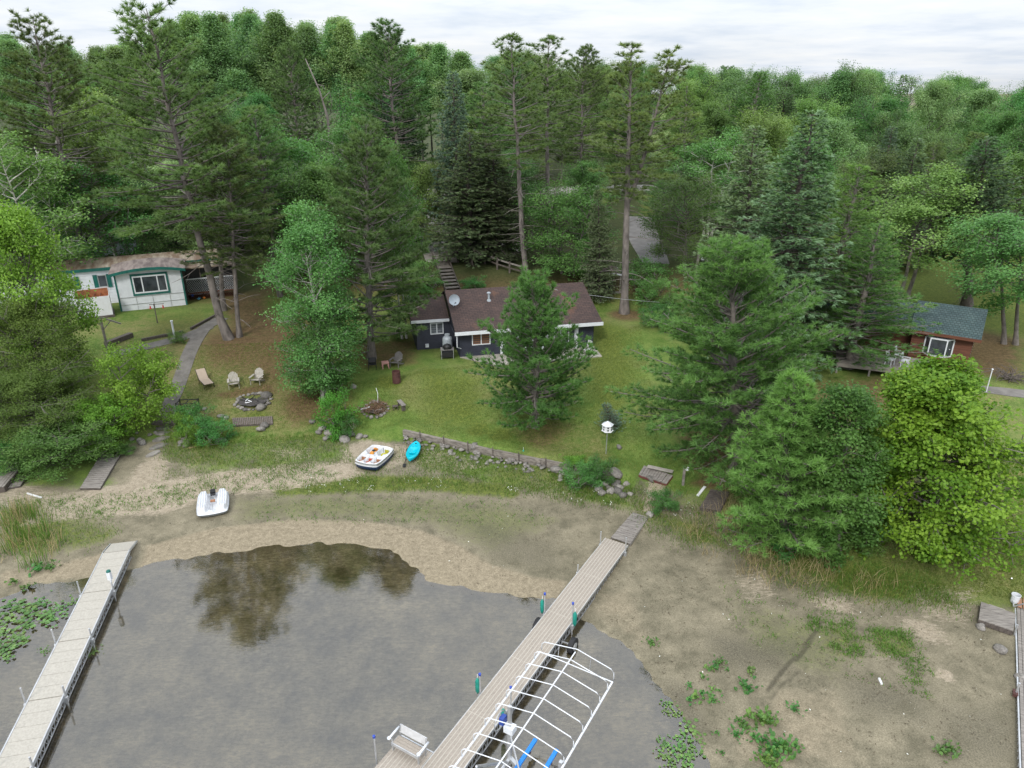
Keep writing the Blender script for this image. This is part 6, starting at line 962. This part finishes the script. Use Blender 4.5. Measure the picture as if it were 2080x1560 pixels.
for px,py,s in ((20,1235,1.),(55,1240,1.1),(80,1228,.8),(20,1262,1.1),(60,1265,1.1),(90,1250,.7),(10,1285,1.),(35,1290,.8),(120,1235,.6),(148,1222,.7),(108,1255,.7),(12,1315,.9),(5,1335,.8),(28,1305,.7),(90,1322,.4),(190,1325,.4)): P=at_z(px,py,0); put(LP[rs.randint(3)],'water_lily',(P[0],P[1],.006),s,'patch of round green lily pads floating between the reeds and the beige dock','water lily','lily pads by the beige dock')
for px,py,s in ((75,1160,1.),(30,1185,1.),(100,1155,.8),(55,1195,.8)): P=G(px,py); put(LU[rs.randint(3)],'water_lily',P,s,'upright lily leaves stranded on the wet mud beside the beige dock','water lily','stranded lilies by the beige dock')
for px,py,s in ((1322,1307,.7),(1452,1357,.8),(1463,1345,.6),(1440,1360,.6),(1428,1378,.7),(1525,1366,.7),(1518,1398,1.),(1412,1420,1.),(1425,1412,.9),(1400,1425,.8),(1447,1402,.6),(1460,1404,.5),(1449,1423,.7),(1478,1362,.5),(1535,1460,1.1),(1550,1468,1.1),(1510,1475,.9),(1500,1465,.6),(1565,1460,.7),(1530,1500,.9),(1545,1505,.7),(1497,1495,.7),(1615,1442,.7),(1565,1530,1.1),(1580,1520,1.1),(1600,1525,1.),(1555,1545,1.),(1572,1552,.9),(1615,1518,.9),(1915,1528,.9),(1930,1524,.7),(1400,1395,.5),(1454,1490,.6),(1465,1530,.6)): P=G(px,py); put(LU[rs.randint(3)],'water_lily',(P[0],P[1],max(P[2],.0)),s*.85,'clump of dark green lily leaves stranded on the bare mud flat','water lily','lily clumps stranded on the mud flat')
for px,py,s in ((1360,1432,.6),(1355,1445,.6),(1372,1450,.6),(1400,1485,1.),(1385,1500,.9),(1420,1500,.9),(1372,1520,.9),(1390,1535,.9),(1415,1530,.9),(1348,1510,.5),(1352,1535,.6),(1362,1555,.7),(1395,1555,.8)): P=at_z(px,py,0); put(LP[rs.randint(3)],'water_lily',(P[0],P[1],max(.006,tz(P[0],P[1])+.004)),s*.75,'pale green lily pads at the water edge beyond the boat lift','water lily','lily pads beyond the boat lift')
def blades(name,pts_w,h0,h1,w_,m_,lean=.35,tintf=None,kind='stuff',label=None):
    P=np.asarray(pts_w,float); n=len(P); z=terr(P[:,0],P[:,1]); g=Geo(); a=rs.rand(n)*6.283; hh=h0+(h1-h0)*rs.rand(n)**1.5; ld=rs.randn(n,2)*lean*hh[:,None]; B=np.stack([P[:,0],P[:,1],z-.01],1); px_=np.stack([np.cos(a),np.sin(a),0*a],1)*w_/2; mid=B+np.stack([ld[:,0]*.35,ld[:,1]*.35,hh*.6],1); T=B+np.stack([ld[:,0],ld[:,1],hh],1)
    t=rs.rand(n) if tintf is None else tintf; g.quads(np.stack([B-px_,B+px_,mid+px_*.7,mid-px_*.7],1),t); g.tris(np.stack([mid-px_*.7,mid+px_*.7,T],1),t); o=bpy.data.objects.new(name,g.mesh(name,m_)); COL.objects.link(o); return tag(o,label,'plants' if label else None,None,kind)
def scatter(poly_px,n,z=None,clump=0,csd=.3):
    P=np.array(px2w(poly_px,z)); lo,hi=P.min(0),P.max(0); out=[]; tot=0
    if clump:
        c=lo+(hi-lo)*rs.rand(clump*3,2); c=c[inside(P,c[:,0],c[:,1])]
        if len(c)==0: return np.zeros((0,2))
        q=c[rs.randint(len(c),size=n)]+rs.randn(n,2)*csd; return q
    while tot<n:
        q=lo+(hi-lo)*rs.rand(n*2,2); q=q[inside(P,q[:,0],q[:,1])]; out.append(q); tot+=len(q)
    return np.concatenate(out)[:n]
cat_=np.concatenate
strip_shore=[(540,985),(740,962),(900,965),(1060,985),(1250,1010),(1300,1040),(1200,1030),(1000,1000),(850,992),(560,1003)]
L_=cat_([scatter(strip_shore,5200,.45,170,.2),scatter([(700,935),(850,900),(1080,960),(1230,985),(1230,1020),(1040,985),(800,965)],7000,.5,140,.35),scatter([(0,1030),(120,1010),(250,1070),(200,1110),(60,1130),(0,1125)],2600,.2,70,.3),scatter([(1260,990),(1420,1010),(1500,1120),(1400,1120),(1300,1070)],5000,.4,60,.3),scatter([(1500,1120),(1640,1150),(1860,1180),(1980,1240),(1850,1235),(1620,1200)],9000,.5,110,.4),scatter([(330,890),(700,885),(720,935),(560,950),(330,935)],7000,.6),scatter([(840,900),(1260,978),(1290,1030),(1040,990),(850,945)],6000,.5),scatter([(330,900),(640,880),(700,930),(400,985),(320,950)],5000,.7,90,.3),scatter([(1100,930),(1230,975),(1230,1010),(1150,990)],2600,.5,10,.3)])
hl=len(L_)//2; L_=L_[rs.permutation(len(L_))]; blades('shore_weeds',L_[:hl],.05,.28,.022,lushM); blades('shore_grass',L_[hl:],.05,.26,.02,grassM,.45)
blades('dry_stalks',cat_([scatter([(1380,1080),(1460,1030),(1560,1110),(1640,1150),(1850,1190),(1760,1225),(1560,1190),(1420,1120)],1200,.5,60,.3),scatter([(1460,1010),(1520,1060),(1560,1110),(1480,1100)],400,.6),scatter([(0,1040),(110,1040),(120,1140),(0,1150)],160,.1)]),.25,.95,.018,strawL,.6)
rp=[(0,1045),(70,1040),(110,1075),(140,1120),(90,1150),(0,1150)]
blades('reeds',scatter(rp,420,.1,26,.2),.6,1.4,.028,lushM,.16); blades('dry_reeds',scatter(rp,200,.1,20,.16),.7,1.45,.025,strawL,.2)
blades('mud_weeds',cat_([scatter([(1630,1250),(1720,1255),(1730,1290),(1650,1300)],900,.2,14,.13),scatter([(1770,1285),(1850,1290),(1860,1340),(1780,1330)],1500,.3,18,.14),scatter([(1680,1290),(1760,1300),(1760,1340),(1690,1330)],700,.25,20,.1),scatter([(1840,1340),(1890,1345),(1880,1420),(1830,1400)],500,.25,12,.12),scatter([(1450,1180),(1700,1230),(1900,1330),(1850,1420),(1500,1300)],900,.25,110,.08),scatter([(500,1010),(1000,1010),(1150,1070),(900,1060),(520,1055)],1500,.25,200,.1),scatter([(60,1020),(640,945),(700,965),(420,1010),(200,1050)],4200,.4,260,.15)]),.04,.16,.03,lushM,.7)
blades('lawn_grass',cat_([scatter([(690,780),(940,745),(1230,690),(1300,660),(1340,900),(1430,960),(1250,950),(1000,905),(800,865),(700,870)],60000),scatter([(400,700),(640,700),(700,860),(330,900),(300,850)],26000),scatter([(1480,1100),(1860,1120),(2080,900),(2080,1220),(1850,1190),(1620,1150)],26000)]),.03,.085,.03,grassM,.6)
dbg=Geo(); q=cat_([scatter([(20,1050),(640,960),(1040,990),(1290,1060),(1130,1200),(860,1160),(600,1060),(300,1130),(60,1150)],650,.2,90,.6),scatter([(1300,1080),(1500,1120),(1850,1230),(2040,1330),(2060,1540),(1480,1540),(1300,1330),(1210,1240)],700,.15,110,.6)]); dbg.leaves(np.stack([q[:,0],q[:,1],terr(q[:,0],q[:,1])+.02],1),2,(.06,.06,.006),.075,.03,rs,jit=.25,droop=0); o=bpy.data.objects.new('mud_debris',dbg.mesh('mud_debris',leafmat('brown_debris',(.05,.04,.025),(.12,.095,.06),trans=0,var=0,hue=0))); COL.objects.link(o); tag(o,kind='stuff')
shg=Geo(); q=cat_([scatter([(1300,1080),(1500,1120),(1850,1230),(2040,1330),(2060,1540),(1480,1540),(1300,1330),(1210,1240)],36,.15),scatter([(640,990),(1200,1040),(1130,1180),(860,1130)],14,.25)]); shg.leaves(np.stack([q[:,0],q[:,1],terr(q[:,0],q[:,1])+.025],1),1,(.01,.01,.003),.065,.045,rs,jit=.4,droop=0); o=bpy.data.objects.new('shells',shg.mesh('shells',petalM)); COL.objects.link(o); tag(o,kind='stuff')
fl=cat_([scatter(strip_shore,60,.45,30,.2),scatter([(1290,1000),(1420,1040),(1380,1070)],20,.45)]); z=terr(fl[:,0],fl[:,1]); g=Geo(); g.leaves(np.stack([fl[:,0],fl[:,1],z+.25],1),3,(.04,.04,.05),.045,.045,rs,jit=.4); o=bpy.data.objects.new('wildflowers',g.mesh('wildflowers',petalM)); COL.objects.link(o); tag(o,kind='stuff')
# ------------------------------------------------------------------ camera, sky and sun
cam=bpy.data.cameras.new('camera'); co=bpy.data.objects.new('camera',cam); COL.objects.link(co); co.location=(0,0,H); co.rotation_euler=(math.pi/2-PITCH,0,0)
cam.sensor_width=36; cam.lens=36*F/2080; cam.clip_end=6000; cam.clip_start=.1; scene.camera=co
SUN_EL,SUN_AZ=R(42),R(202)
w=bpy.data.worlds.new('World'); scene.world=w; w.use_nodes=True; nt=w.node_tree; bg=nt.nodes['Background']; bg.inputs['Strength'].default_value=.095
sk=nd(nt,'ShaderNodeTexSky',sky_type='NISHITA'); sk.sun_disc=False; sk.sun_elevation=SUN_EL; sk.sun_rotation=SUN_AZ; sk.air_density=1.2; sk.dust_density=2.5
tc=nd(nt,'ShaderNodeTexCoord'); sx=nd(nt,'ShaderNodeSeparateXYZ'); nt.links.new(tc.outputs['Generated'],sx.inputs[0])
zz=math_(nt,'ADD',math_(nt,'MAXIMUM',sx.outputs[2],0.0),.08); cx_=math_(nt,'DIVIDE',sx.outputs[0],zz); cy_=math_(nt,'DIVIDE',sx.outputs[1],zz)
cb=nd(nt,'ShaderNodeCombineXYZ'); nt.links.new(cx_,cb.inputs[0]); nt.links.new(cy_,cb.inputs[1])
cn=noise(nt,cb.outputs[0],.9,9,.6); cr=ramp(nt,[(.32,(6.9,7.65,8.8)),(.5,(8.5,8.95,9.6)),(.68,(9.5,9.65,9.85))]); nt.links.new(cn,cr.inputs[0])
cd=noise(nt,cb.outputs[0],.35,4,.5); cov=math_(nt,'MULTIPLY_ADD',cd,.35,.72,clamp=True)
g_=math_(nt,'MULTIPLY_ADD',math_(nt,'MAXIMUM',sx.outputs[2],0.0),1.4,.76); gc_=nd(nt,'ShaderNodeCombineColor'); [nt.links.new(g_,gc_.inputs[i]) for i in range(3)]   # an overcast sky is brighter overhead
nt.links.new(mixc(nt,1.0,mixc(nt,cov,sk.outputs[0],cr.outputs[0]),gc_.outputs[0],'MULTIPLY'),bg.inputs['Color'])
sl=bpy.data.lights.new('sun','SUN'); sl.energy=1.5; sl.angle=R(11); sl.color=(1,.96,.9); so=bpy.data.objects.new('sun',sl); COL.objects.link(so)
so.rotation_euler=Vector((math.sin(SUN_AZ)*math.cos(SUN_EL),math.cos(SUN_AZ)*math.cos(SUN_EL),math.sin(SUN_EL))).to_track_quat('Z','Y').to_euler()
vs=scene.view_settings; scene.display_settings.display_device='sRGB'; vs.view_transform='Standard'; vs.look='None'; vs.exposure=.48; vs.gamma=1; vs.use_curve_mapping=False
scene.render.engine='CYCLES'; cy=scene.cycles; cy.max_bounces=8; cy.diffuse_bounces=5; cy.glossy_bounces=3; cy.transmission_bounces=4; cy.transparent_max_bounces=8; cy.use_denoising=True; cy.use_adaptive_sampling=True
